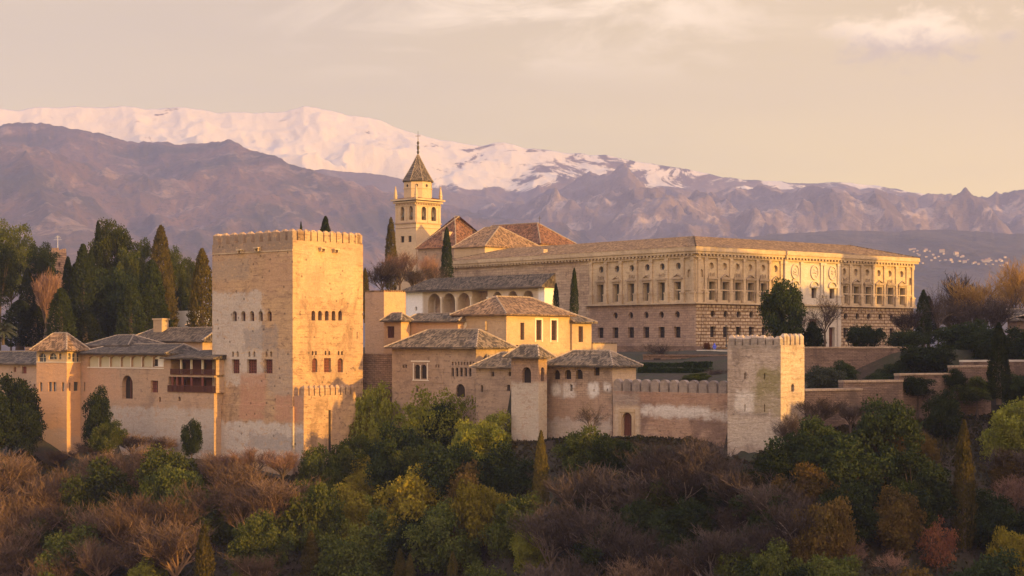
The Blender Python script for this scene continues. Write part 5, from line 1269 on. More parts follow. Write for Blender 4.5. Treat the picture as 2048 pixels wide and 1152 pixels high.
def lamp_post(px, py0, py1, Y, label):
    p = at(px, py1, Y); h = (py1 - py0) / F * p.y; r = thing('street_lamp', tuple(p), label, 'street lamp'); mb = MB(); mb.lathe(p, [(.16, 0), (.16, .3), (.07, .5), (.05, h - .7)], 8); mb.build('post', M['iron'], r)
    mb = MB(); mb.lathe(p + Vector((0, 0, h - .7)), [(.07, .1), (.17, .2), (.22, .5), (.05, .62)], 8); mb.build('lamp_head', M['pedstone'], r)
lamp_post(1453, 648, 694, 372, 'slim lamp post left of the large dark evergreen before the palace')
lamp_post(1790, 656, 697, 362, 'lamp post between the two flat topped clipped trees')
house('roadside_house', 'dark house with low tiled roof at the right edge behind bare trees', 2035, 400, 2015, 2090, 640, 0, 618, 'darkbrick', 'tile_dark', zb=-2, ov=.6)
def shade_citadel(name, label, x0, x1, y0, y1, zt, zb, mat):  # unseen citadel block, placed and sized for the shadows it casts
    r = thing(name, ((x0 + x1) / 2, y0, zb), label, 'shade_citadel'); f = Face((x0, y0), (1, 0), (0, -1)); f.uoff = 0
    mb = MB(); mb.box(f, 0, x1 - x0, zb, zt, -(y1 - y0), 0); mb.build('wall', M[mat], r)
    n = int((y1 - y0) / 2.2); fe = Face((x0, y0), (0, 1), (-1, 0))
    for i in range(n): merlon(r, fe, (i + .5) * (y1 - y0) / n, 1.4, zt + .002, zt + 1.5, -.9, -.02, M[mat])
    return r
shade_citadel('citadel_shade_block', 'unseen battlemented citadel wall beyond the watch tower, shaped to shade the right walls', 94, 112, 171, 262, 12.5, -40, 'brickwall')
shade_citadel('citadel_shade_block', 'tallest unseen citadel block, shaped to shade the near bays of the palace', 150, 166, 222, 237, 37, -10, 'brickwall')
shade_citadel('citadel_shade_block', 'broad unseen citadel block beside the tallest, shaped to shade the palace ground floor', 150, 166, 237.5, 268, 26.5, -10, 'brickwall')
shade_citadel('citadel_shade_block', 'narrow unseen citadel block, shaped to cast the middle shadow band on the palace', 150, 160, 274, 281, 33, -10, 'brickwall')
shade_citadel('citadel_shade_block', 'lowest unseen citadel block at the far end, shaped to shade the palace ground floor', 151, 166, 268.5, 312, 20, -10, 'brickwall')

# ------------------------------------------------------------------ trees
LM = {
 'dark': leaf_mat('dark_evergreen_leaves', (0.016, 0.026, 0.011), (0.034, 0.046, 0.016), (0.055, 0.06, 0.02)),
 'green': leaf_mat('mid_green_leaves', (0.034, 0.048, 0.012), (0.085, 0.095, 0.022), (0.135, 0.13, 0.034)),
 'lime': leaf_mat('fresh_lime_leaves', (0.12, 0.135, 0.022), (0.21, 0.21, 0.034), (0.27, 0.24, 0.05)),
 'gold': leaf_mat('yellow_olive_leaves', (0.13, 0.11, 0.014), (0.24, 0.19, 0.022), (0.30, 0.22, 0.035)),
 'ochre': leaf_mat('brown_ochre_leaves', (0.075, 0.052, 0.016), (0.14, 0.088, 0.026), (0.10, 0.08, 0.022)),
 'grey': leaf_mat('grey_green_leaves', (0.055, 0.065, 0.04), (0.09, 0.10, 0.065), (0.13, 0.13, 0.09)),
 'coral': leaf_mat('coral_spring_leaves', (0.16, 0.06, 0.034), (0.24, 0.10, 0.052), (0.12, 0.06, 0.03)),
 'cyp': leaf_mat('cypress_green', (0.014, 0.022, 0.009), (0.028, 0.038, 0.012), (0.045, 0.048, 0.015), 0.7, 0.1),
 'cypgold': leaf_mat('olive_cypress', (0.05, 0.045, 0.014), (0.095, 0.075, 0.02), (0.13, 0.095, 0.025), 0.7, 0.15),
 'russet': leaf_mat('russet_twigs', (0.085, 0.056, 0.038), (0.14, 0.09, 0.058), (0.19, 0.12, 0.078), 0.3, 0.05),
 'mauve': leaf_mat('mauve_grey_twigs', (0.05, 0.038, 0.032), (0.08, 0.06, 0.05), (0.11, 0.082, 0.068), 0.3, 0.05),
 'pinkb': leaf_mat('pinkish_twigs', (0.18, 0.105, 0.08), (0.26, 0.15, 0.105), (0.22, 0.14, 0.10), 0.3, 0.05),
 'goldb': leaf_mat('golden_twigs', (0.20, 0.12, 0.045), (0.30, 0.18, 0.06), (0.34, 0.21, 0.08), 0.3, 0.1),
}
BARK = plain_mat('tree_bark', (0.085, 0.062, 0.048), 0.35, 4.0)
BARKP = plain_mat('pale_bark', (0.20, 0.15, 0.12), 0.35, 4.0)

def quads(P, A, B): return np.stack([P - A, P - B, P + A, P + B], 1).reshape(-1, 3)
def unit(v): return v / np.maximum(np.linalg.norm(v, axis=1, keepdims=True), 1e-9)

def crown_mesh(seed, n=9000, leaf=0.021, sq=0.82, k=46, spread=0.36):
    """Broadleaf crown, unit width, base at z=0: leaf faces spread over many irregular boughs."""
    g = np.random.default_rng(seed)
    d = unit(g.normal(size=(k, 3))); d[:, 2] = d[:, 2] * 0.9 + 0.15
    c = d * (g.uniform(0.15, 1.0, (k, 1)) ** 0.5) * spread * g.uniform(0.75, 1.15, (k, 1)); c[:, 2] *= sq
    r = g.uniform(0.055, 0.15, k); w_ = r ** 2; i = g.choice(k, n, p=w_ / w_.sum())
    u = unit(g.normal(size=(n, 3))); u[:, 2] = np.abs(u[:, 2]) * np.where(g.uniform(size=n) < 0.72, 1, -1)
    P = c[i] + u * (r[i] * g.uniform(0.45, 1.08, n))[:, None] * np.array([1, 1, 0.85])
    P += g.normal(size=P.shape) * 0.008
    a = unit(u * 0.5 + g.normal(size=(n, 3))); b = unit(np.cross(a, g.normal(size=(n, 3)))); s = leaf * g.uniform(0.55, 1.25, (n, 1))
    P[:, 2] += 0.5 * sq
    me = np_mesh('crown', quads(P, a * s, b * s * 0.62)); return me, c + np.array([0, 0, 0.5 * sq]), r

def trunk_mesh(seed, centers, base=-0.45, rad=0.022):
    rg = random.Random(seed); mb = MB(); top = Vector((0.02, 0.01, 0.25))
    mb.tube((0, 0, base), (0.015, 0.0, base / 2 + 0.05), rad * 1.3, rad, 6); mb.tube((0.015, 0, base / 2 + .05), top, rad, rad * .7, 6)
    for c in rg.sample(list(centers), min(14, len(centers))):
        c = Vector(c); m = top.lerp(c, .5) + Vector((0, 0, -.03)); mb.tube(top, m, rad * .5, rad * .3, 4); mb.tube(m, c, rad * .3, rad * .1, 4)
    b = Vector((0, 0, 0)); V, FC, idx = [], [], {}
    o = mb.build('trunk_src', BARK); me = o.data; bpy.data.objects.remove(o); me.name = 'trunk'; return me

def cypress_mesh(seed, n=7000, lean=0.0, two=False):
    """Fastigiate conifer, unit height, width about 0.2."""
    g = np.random.default_rng(seed); z = g.uniform(0.01, 1, n) ** 0.85; th = g.uniform(0, 2 * np.pi, n)
    prof = np.clip(np.minimum(0.55 + z * 2.2, 1.0) * (1 - z ** 2.2) ** 0.75, 0.0, 1) * 0.105 + 0.003
    lump = 0.82 + 0.34 * vnoise(th * 2.2 + seed, z * 11, seed) * vnoise(th * 5, z * 26, seed + 3) * 1.7
    r = prof * lump * g.uniform(0.55, 1.05, n) ** 0.5
    P = np.stack([r * np.cos(th), r * np.sin(th), z], 1); P[:, 0] += lean * z
    if two: P[:, 0] += np.where(g.uniform(size=n) < .55, .035, -.04) * np.clip((z - .45) * 3, 0, 1); P[:, 2] *= np.where(P[:, 0] < 0, .93, 1)
    out = np.stack([np.cos(th), np.sin(th), np.zeros(n)], 1)
    a = unit(out * 0.35 + np.array([0, 0, 1]) + g.normal(size=(n, 3)) * 0.25); b = unit(np.cross(a, out + g.normal(size=(n, 3)) * .6)); s = 0.013 * g.uniform(0.5, 1.3, (n, 1))
    return np_mesh('crown', quads(P, a * s, b * s * 0.42))

def bare_mesh(seed, up=0.35, n1=7, fine=1.0, spread=1.0, tw=0.0017):
    """Leafless crown, unit height: forked boughs ending in masses of fine twigs. Returns trunk mesh and twig mesh."""
    rg = random.Random(seed); mb = MB(); P, A, B = [], [], []
    def twig(p, d, l, w_):
        q = p + d * l; s = d.cross(Vector((rg.gauss(0, 1), rg.gauss(0, 1), rg.gauss(0, 1)))).normalized() * w_
        P.append([p - s, p + s, q + s * .35, q - s * .35])
    def branch(p, d, l, r, lev):
        q = p
        for k in range(2):
            d = (d + Vector((rg.gauss(0, .16), rg.gauss(0, .16), rg.gauss(0, .12) + up * .35))).normalized(); q2 = q + d * l / 2
            if lev <= 2: mb.tube(q, q2, r, r * .75, 4)
            else: 
                s = d.cross(Vector((rg.gauss(0, 1), rg.gauss(0, 1), rg.gauss(0, 1)))).normalized() * r; P.append([q - s, q + s, q2 + s * .7, q2 - s * .7])
            q = q2; r *= .8
            if lev >= 4: continue
            for j in range(rg.choice((2, 3)) if lev > 1 else 3):
                e = (d + Vector((rg.gauss(0, .62), rg.gauss(0, .62), rg.gauss(0, .35) + up)) * spread).normalized(); branch(q, e, l * rg.uniform(.52, .74), r * .68, lev + 1)
        if lev >= 3:
            for j in range(int(3 * fine)): twig(q - d * l * rg.uniform(0, .6), (d + Vector((rg.gauss(0, .5), rg.gauss(0, .5), rg.gauss(0, .35) + up))).normalized(), rg.uniform(.04, .10), tw)
    mb.tube((0, 0, -.12), (0.005, 0, .2), .021, .016, 6)
    for i in range(n1):
        a = 2 * math.pi * i / n1 + rg.uniform(-.3, .3); d = Vector((math.cos(a) * .7 * spread, math.sin(a) * .7 * spread, rg.uniform(.7, 1.5) + up)).normalized()
        branch(Vector((0.005, 0, rg.uniform(.14, .24))), d, rg.uniform(.2, .30), .011, 1)
    o = mb.build('trunk_src', BARK); tm = o.data; bpy.data.objects.remove(o)
    V = np.array([[tuple(v) for v in q] for q in P]).reshape(-1, 3)
    h = max(V[:, 2].max(), 0.2); V /= h
    co = np.empty(len(tm.vertices) * 3, dtype=np.float32); tm.vertices.foreach_get('co', co); tm.vertices.foreach_set('co', co / h); tm.update()
    return tm, np_mesh('crown', V)

BARKS = {'russet': plain_mat('russet_bark', (0.23, 0.145, 0.095), .4, 3.0), 'mauve': plain_mat('grey_bark', (0.17, 0.13, 0.11), .4, 3.0), 'pinkb': BARKP}
PROTO = {}
for i in range(5):
    me, c, r_ = crown_mesh(100 + i, 17000, 0.0155, .82, 58); PROTO['leafy', i] = (me, trunk_mesh(i, c))
for i in range(2):
    me, c, r_ = crown_mesh(150 + i, 17000, 0.0155, 1.25, 85, 0.40); PROTO['pine', i] = (me, trunk_mesh(20 + i, c, -1.2))
for i in range(2):
    me, c, r_ = crown_mesh(170 + i, 9000, 0.017, 0.42, 60, 0.42); PROTO['umbrella', i] = (me, trunk_mesh(30 + i, c, -.6, .016))
for i in range(2):
    me, c, r_ = crown_mesh(190 + i, 3600, 0.016, 0.75, 60, 0.42); PROTO['sparse', i] = (me, trunk_mesh(40 + i, c, -.45, .014))
st = MB(); st.tube((0, 0, -.06), (0, 0, .7), .016, .004, 6); o_ = st.build('x', BARK); stem = o_.data; bpy.data.objects.remove(o_)
for i in range(3): PROTO['cypress', i] = (cypress_mesh(200 + i), stem)
PROTO['twin', 0] = (cypress_mesh(210, 9000, 0, True), stem)
for i in range(4): tm, cm_ = bare_mesh(300 + i, 0.34, 7, .7, 1.0, .0023); PROTO['bare', i] = (cm_, tm)
for i in range(2): tm, cm_ = bare_mesh(320 + i, 1.3, 9, 1.0, .38); PROTO['poplar', i] = (cm_, tm)
for i in range(2): tm, cm_ = bare_mesh(330 + i, 0.12, 6, .6, 1.0, .0016); PROTO['thin', i] = (cm_, tm)

DIM = {}
for (k, i), (cm_, tm) in PROTO.items():
    co = np.empty(len(cm_.vertices) * 3, dtype=np.float32); cm_.vertices.foreach_get('co', co); co = co.reshape(-1, 3)
    q = np.percentile(co, [1.5, 98.5], axis=0); DIM[k, i] = ((q[1, 0] - q[0, 0] + q[1, 1] - q[0, 1]) / 2, q[0, 2], q[1, 2])
COUNT = {}; HERO = []; WOOD = []
def tree(name, proto, mat, px, ytop, wpx, label, group=None, Y=None, ybase=None, hratio=None, rot=None, bark=None, cat='tree', wscale=1.0):
    """Stand a tree where the photo shows its top; on the slope its distance follows from its height and the ground."""
    kind = proto; n = len([k for k in PROTO if k[0] == kind]); COUNT[kind] = COUNT.get(kind, -1) + 1
    if group and 'hillside' in group and not WOOD: HERO.append((px, ytop, wpx, kind))
    pk = (kind, COUNT[kind] % n); cm_, tm = PROTO[pk]; pw, pz0, pz1 = DIM[pk]
    rg = random.Random(px * 7 + ytop)
    leafy = kind in ('leafy', 'pine', 'umbrella', 'sparse')
    ch = {'leafy': .95, 'pine': 1.35, 'umbrella': .55, 'sparse': .9}.get(kind, 1.0)
    if Y is None:
        x0 = None; y = float(np.interp((px - 1024) / F * 240, WX, WY)) - 2.5
        hr = hratio or 1.25
        while y > 95:
            x = (px - 1024) / F * y; gh = gz(x, y); H = hr * wpx / F * y
            if HY - (gh + H) / y * F >= ytop: break
            y -= 0.6
        x = (px - 1024) / F * y; zt = (HY - ytop) / F * y; H = zt - gh; base = gh
    else:
        y = Y - DY; x = (px - 1024) / F * y; zt = (HY - ytop) / F * y; base = (HY - ybase) / F * y if ybase else gz(x, y); H = zt - base
    W = wpx / F * y
    r = thing(name, (x, y, base), label, cat, group)
    c = bpy.data.objects.new('crown', cm_); COL.objects.link(c); c.parent = r
    if not cm_.materials: cm_.materials.append(None)
    c.material_slots[0].link = 'OBJECT'; c.material_slots[0].material = LM[mat]
    t = bpy.data.objects.new('trunk', tm); COL.objects.link(t); t.parent = r
    a = rot if rot is not None else rg.uniform(0, 6.28)
    for o in (c, t): o.rotation_euler.z = a
    if leafy:
        low = any(k in name for k in ('bush', 'shrub', 'dark_tree'))
        hc = H * (1.02 if low else .9 if kind in ('leafy', 'sparse') else 0) or max(min(W * ch, H * .95), H * .55)
        sw = W / pw; sz = hc / (pz1 - pz0); c.scale = (sw, sw, sz); c.location.z = H - pz1 * sz
        t.scale = (sw, sw, sz); t.location.z = c.location.z
    elif kind in ('cypress', 'twin'):
        k = W / pw * 1.22; c.scale = (k, k, H); t.scale = (k * 1.6, k * 1.6, H)
    else:
        s = W / pw
        for o in (c, t): o.scale = (s, s, H)
    if bark:
        t.material_slots[0].link = 'OBJECT'; t.material_slots[0].material = bark
    return r

# cypresses and pines behind the left palace
G1 = 'tall trees behind the left palace wings'
for a in [
 ('pine_tree', 'pine', 'green', 20, 455, 80, 'big sunlit pine at the far left edge above the hillside house', 470, 690),
 ('pine_tree', 'pine', 'dark', 0, 500, 70, 'lower dark pine half out of frame below the big left pine', 450, 690),
 ('pine_tree', 'pine', 'dark', 86, 492, 52, 'dark spreading pine in front of the ochre ruin, over the bare poplar', 452, 640),
 ('cypress_tree', 'cypress', 'cyp', 55, 536, 28, 'short dark cypress left of the bare poplar', 450, 660),
 ('poplar_tree', 'poplar', 'pinkb', 91, 533, 40, 'pinkish bare poplar glowing before dark trees by the ochre ruin', 430, 690),
 ('cypress_tree', 'cypress', 'cyp', 136, 514, 26, 'slim cypress between the ochre ruin and the broad dark cypress', 445, 685),
 ('cypress_tree', 'cypress', 'cyp', 122, 576, 42, 'low dark cypress directly behind the lantern tower roof', 420, 690),
 ('cypress_tree', 'cypress', 'cyp', 166, 489, 44, 'broad tall dark cypress left of the round headed pine', 440, 690),
 ('cypress_tree', 'cypress', 'cyp', 182, 500, 30, 'cypress squeezed between the broad cypress and the round headed pine', 455, 690),
 ('cypress_tree', 'cypress', 'cyp', 196, 443, 22, 'needle thin cypress rising against the left flank of the round pine', 458, 690),
 ('pine_tree', 'pine', 'green', 229, 450, 82, 'tall round headed pine, biggest crown of the grove', 462, 690),
 ('pine_tree', 'pine', 'green', 268, 488, 58, 'shoulder pine on the right of the tall round headed pine', 458, 690),
 ('pine_tree', 'pine', 'dark', 226, 545, 90, 'dark lower pine under the tall round headed pine', 446, 695),
 ('cypress_tree', 'cypress', 'cyp', 262, 560, 46, 'dark cypress right behind the fluted chimney house roof', 425, 690),
 ('cypress_tree', 'cypress', 'cypgold', 322, 452, 46, 'tallest pointed cypress, its right side lit olive', 455, 690),
 ('cypress_tree', 'cypress', 'cyp', 303, 520, 48, 'dark cypress just left of the tallest pointed cypress', 435, 690),
 ('cypress_tree', 'cypress', 'cypgold', 330, 545, 38, 'sunlit olive cypress beside the white pavilion', 440, 690),
 ('pine_tree', 'pine', 'green', 352, 502, 44, 'bushy pine between the tallest cypress and the big square tower', 465, 690),
 ('pine_tree', 'pine', 'green', 374, 522, 30, 'small pine right of the bushy pine, above the white pavilion', 466, 690),
 ('cypress_tree', 'cypress', 'cypgold', 404, 498, 42, 'cypress standing close against the big square tower', 385, 700),
 ('conifer_tree', 'cypress', 'cyp', 651, 433, 30, 'little dark conifer top peeping over the big tower battlements', 420, 600),
 ('conifer_tree', 'cypress', 'cyp', 602, 444, 10, 'tiny conifer tip poking above a merlon of the big tower', 420, 600),
 ('conifer_tree', 'cypress', 'cypgold', 730, 536, 16, 'thin conifer hugging the right edge of the big tower', 400, 640)]:
    tree(a[0], a[1], a[2], a[3], a[4], a[5], a[6], G1, a[7], a[8])
for px, yt, w_, k, Y_, lb in [(150, 528, 40, 'cyp', 462, 'dark cypress deep in the grove between the ochre ruin and broad cypress'), (212, 520, 46, 'cyp', 468, 'dark cypress at the back of the grove left of the round pine'), (246, 600, 50, 'cyp', 432, 'low dark cypress right under the round headed pine'), (282, 540, 50, 'cyp', 470, 'dark cypress at the back of the grove right of the shoulder pine'),
    (292, 590, 44, 'cyp', 430, 'low dark cypress behind the fluted chimney'), (196, 600, 50, 'cyp', 434, 'low dark cypress behind the wedge roofed side house'), (170, 620, 50, 'cyp', 424, 'lowest dark cypress right of the lantern tower roof'), (318, 600, 46, 'cyp', 434, 'low dark cypress under the tallest pointed cypress'), (40, 600, 60, 'cyp', 440, 'dark cypress at the left under the big sunlit pine'), (70, 610, 50, 'cyp', 436, 'low dark cypress left of the bare poplar foot'), (386, 560, 34, 'cyp', 472, 'dark cypress left of the one standing close against the big tower'), (362, 575, 40, 'cyp', 462, 'dark cypress behind the white pavilion')]:
    tree('cypress_tree', 'cypress', k, px, yt, w_, lb, G1, Y_, 695)
# around the church and the palace
for a in [
 ('cypress_tree', 'cypress', 'cypgold', 782, 435, 20, 'slender cypress left of the church bell tower', 455, 590),
 ('cypress_tree', 'cypress', 'cyp', 893.5, 455, 19, 'dark cypress in front of the church nave roof', 430, 590),
 ('cypress_tree', 'cypress', 'cyp', 1148.5, 536, 13, 'pencil thin cypress against the unfinished palace wall', 378, 640),
 ('cypress_tree', 'cypress', 'cyp', 1112, 566, 10, 'short thin cypress at the end of the arcaded pavilion', 380, 625),
 ('bare_tree', 'bare', 'pinkb', 800, 498, 64, 'reddish bare tree under the church bell tower', 440, 590),
 ('bare_tree', 'bare', 'mauve', 765, 515, 60, 'grey bare tree left of the slender church cypress', 425, 595),
 ('bare_tree', 'bare', 'mauve', 826, 530, 56, 'dark bare tree behind the left end of the arcaded pavilion', 420, 590),
 ('bare_tree', 'bare', 'pinkb', 858, 505, 44, 'pale reddish bare tree before the church wall', 445, 590),
 ('bare_tree', 'thin', 'mauve', 868, 520, 44, 'thin grey bare tree beside the dark church cypress', 428, 590),
 ('evergreen_tree', 'leafy', 'dark', 1566, 570, 74, 'large dark evergreen standing before the palace centrepiece', 352, 690),
 ('bare_tree', 'thin', 'mauve', 1650, 572, 84, 'bare tree with drooping limbs before the palace right wing', 356, 694),
 ('bare_tree', 'thin', 'mauve', 1600, 600, 50, 'thin bare tree between the dark evergreen and palace doorway', 360, 694),
 ('shrub', 'leafy', 'dark', 1622, 650, 44, 'dark shrub at the top left end of the retaining wall', 357, 697),
 ('clipped_tree', 'umbrella', 'dark', 1732, 655, 78, 'flat topped clipped tree left of the pair on the retaining wall', 360, 696),
 ('clipped_tree', 'umbrella', 'dark', 1815, 664, 76, 'flat topped clipped tree right of the pair on the retaining wall', 362, 698),
 ('spruce_tree', 'cypress', 'cyp', 1847, 580, 26, 'dark spruce nearest the right corner of the palace', 372, 690),
 ('spruce_tree', 'cypress', 'cyp', 1857, 592, 26, 'second dark spruce slightly right of the palace corner', 374, 690),
 ('bare_tree', 'bare', 'mauve', 1815, 615, 60, 'purplish bare tree covering the palace lower right corner', 368, 690),
 ('bare_tree', 'thin', 'mauve', 1877, 552, 64, 'tall bare plane tree with pale trunk right of the palace', 372, 690),
 ('bare_tree', 'bare', 'mauve', 1918, 538, 74, 'dark crowned bare tree behind the tall plane tree', 395, 690),
 ('bare_tree', 'bare', 'goldb', 1945, 545, 90, 'golden lit bare tree in the wood right of the palace', 390, 690),
 ('bare_tree', 'bare', 'mauve', 1925, 590, 110, 'broad grey bare tree filling the wood below the golden one', 378, 700),
 ('bare_tree', 'bare', 'mauve', 1985, 585, 80, 'purplish bare tree left of the dark roadside house', 380, 700),
 ('bare_tree', 'bare', 'goldb', 2030, 508, 76, 'tall golden bare tree at the right edge of the wood', 420, 680),
 ('dark_shrub', 'leafy', 'dark', 1930, 650, 110, 'large dark shrub mass at the foot of the bare wood', 362, 720),
 ('dark_shrub', 'leafy', 'dark', 1985, 665, 90, 'dark shrub left of the two pronged cypress', 356, 720),
 ('dark_shrub', 'leafy', 'dark', 2035, 662, 90, 'dark shrub right of the two pronged cypress at the edge', 356, 725),
 ('dark_shrub', 'leafy', 'dark', 1858, 694, 110, 'wide dark shrub hanging over the end of the retaining wall', 346, 755),
 ('round_bush', 'leafy', 'dark', 1680, 727, 56, 'round dark bush against the brick retaining wall', 330, 770),
 ('round_bush', 'leafy', 'grey', 1652, 738, 70, 'round grey green bush beside the pale watch tower', 318, 783),
 ('low_shrub', 'leafy', 'dark', 1770, 748, 66, 'low dark shrub under the brick retaining wall', 328, 772),
 ('two_pronged_cypress', 'twin', 'cyp', 1998, 646, 35, 'tall dark cypress with two tips before the right parapet walls', 312, 800),
 ('bare_shrub', 'bare', 'mauve', 1440, 735, 44, 'bare purplish shrub behind the last battlement merlons', 335, 765),
 ('olive_shrub', 'leafy', 'green', 1400, 748, 56, 'spreading green shrub in front of the clipped hedges', 331, 768),
 ('bare_tree', 'thin', 'mauve', 1318, 675, 62, 'bare tree in front of the reddish palace ground floor', 368, 735),
 ('red_shrub', 'leafy', 'coral', 1414, 686, 12, 'small red leaved shrub by the palace corner', 378, 698),
 ('ivy_bush', 'leafy', 'cyp', 197, 785, 50, 'dark bush climbing the gallery wall right of the lantern tower', 356, 880),
 ('wall_bush', 'leafy', 'dark', 384, 846, 36, 'green bush in the corner beside the big tower foot', 346, 905),
 ('wall_bush', 'leafy', 'green', 215, 848, 60, 'yellowish bush under the dark ivy bush', 352, 900),
 ('dark_tree', 'leafy', 'cyp', 20, 762, 90, 'black green tree covering the hillside house wall', 366, 870),
 ('dark_tree', 'leafy', 'cyp', 48, 815, 70, 'black green tree at the left foot of the lantern tower', 362, 890),
 ('dark_tree', 'leafy', 'cyp', -5, 800, 90, 'black green tree half cut by the left frame edge', 360, 890),
 ('dark_shrub', 'leafy', 'dark', 1835, 755, 60, 'dark shrub spilling over the third stepped wall', 317, 790), ('dark_shrub', 'leafy', 'dark', 1905, 742, 46, 'small dark shrub where the third and upper wall steps meet', 320, 780),
 ('dark_shrub', 'leafy', 'green', 1955, 758, 70, 'green shrub against the upper brick wall step', 320, 800), ('dark_shrub', 'leafy', 'dark', 2040, 752, 80, 'dark shrub against the wall at the right edge', 326, 800),
 ('bare_tree', 'bare', 'mauve', 1640, 792, 70, 'grey bare tree against the low brown wall beside the pale watch tower', 298, 862), ('bare_tree', 'bare', 'mauve', 1700, 800, 70, 'second grey bare tree along the low brown wall', 300, 862), ('bare_tree', 'thin', 'mauve', 1748, 778, 60, 'bare tree before the second low wall step', 306, 850), ('bare_tree', 'thin', 'mauve', 1868, 770, 56, 'bare tree before the third low wall step', 314, 850),
 ('bare_tree', 'bare', 'mauve', 1580, 822, 54, 'purplish bare tree rising at the right foot of the pale watch tower', 294, 905),
 ('dark_shrub', 'leafy', 'dark', 1796, 728, 60, 'dark shrub on the grassy bank at the right end of the retaining wall', 345, 762), ('bare_tree', 'bare', 'russet', 118, 895, 60, 'russet bare tree right at the foot of the slim orange tower', 364, 940), ('bare_tree', 'bare', 'russet', 182, 880, 60, 'russet bare tree under the dark ivy bush on the gallery wall', 360, 925), ('bare_tree', 'bare', 'russet', 262, 862, 74, 'russet bare tree leaning on the gallery wall below its arched window', 357, 915), ('bare_tree', 'bare', 'russet', 318, 868, 70, 'russet bare tree leaning on the gallery wall left of the corner bush', 353, 915),
 ('bare_tree', 'bare', 'pinkb', 448, 902, 64, 'pale pinkish bare tree before the left foot of the big tower', 338, 960), ('bare_tree', 'bare', 'pinkb', 506, 890, 70, 'pale pinkish bare tree before the middle foot of the big tower', 334, 965), ('bare_tree', 'bare', 'pinkb', 566, 898, 66, 'pale pinkish bare tree before the right foot of the big tower', 332, 970),
 ('bare_tree', 'thin', 'mauve', 1180, 792, 56, 'lone thin bare tree against the patched curtain wall', 313, 880)]:
    tree(a[0], a[1], a[2], a[3], a[4], a[5], a[6], None, a[7], a[8])

# palm at the far left
def palm():
    p = at(6, 690, 412); r = thing('palm_tree', tuple(p), 'palm with arching fronds at the left edge above the tiled roof', 'palm'); mb = MB(); h = 2.6
    mb.tube(p, p + Vector((0, 0, h)), .3, .24, 8); mb.build('trunk', BARK, r)
    rg = random.Random(4); top = p + Vector((0, 0, h)); fb = MB()
    for i in range(46):
        a, e = rg.uniform(0, 6.28), rg.uniform(-.2, 1.2); q = top; d = Vector((math.cos(a) * math.cos(e), math.sin(a) * math.cos(e), math.sin(e)))
        for k in range(7):
            d2 = (d + Vector((0, 0, -.17 * k))).normalized(); q2 = q + d2 * .42; s = d2.cross(Vector((0, 0, 1))).normalized() * (.34 * (1 - k / 9)); dn = Vector((0, 0, -.12))
            fb.add([q, q2, q2 + s + dn, q + s + dn]); fb.add([q, q2, q2 - s + dn, q - s + dn]); q = q2
    fb.build('fronds', LM['grey'], r)
palm()

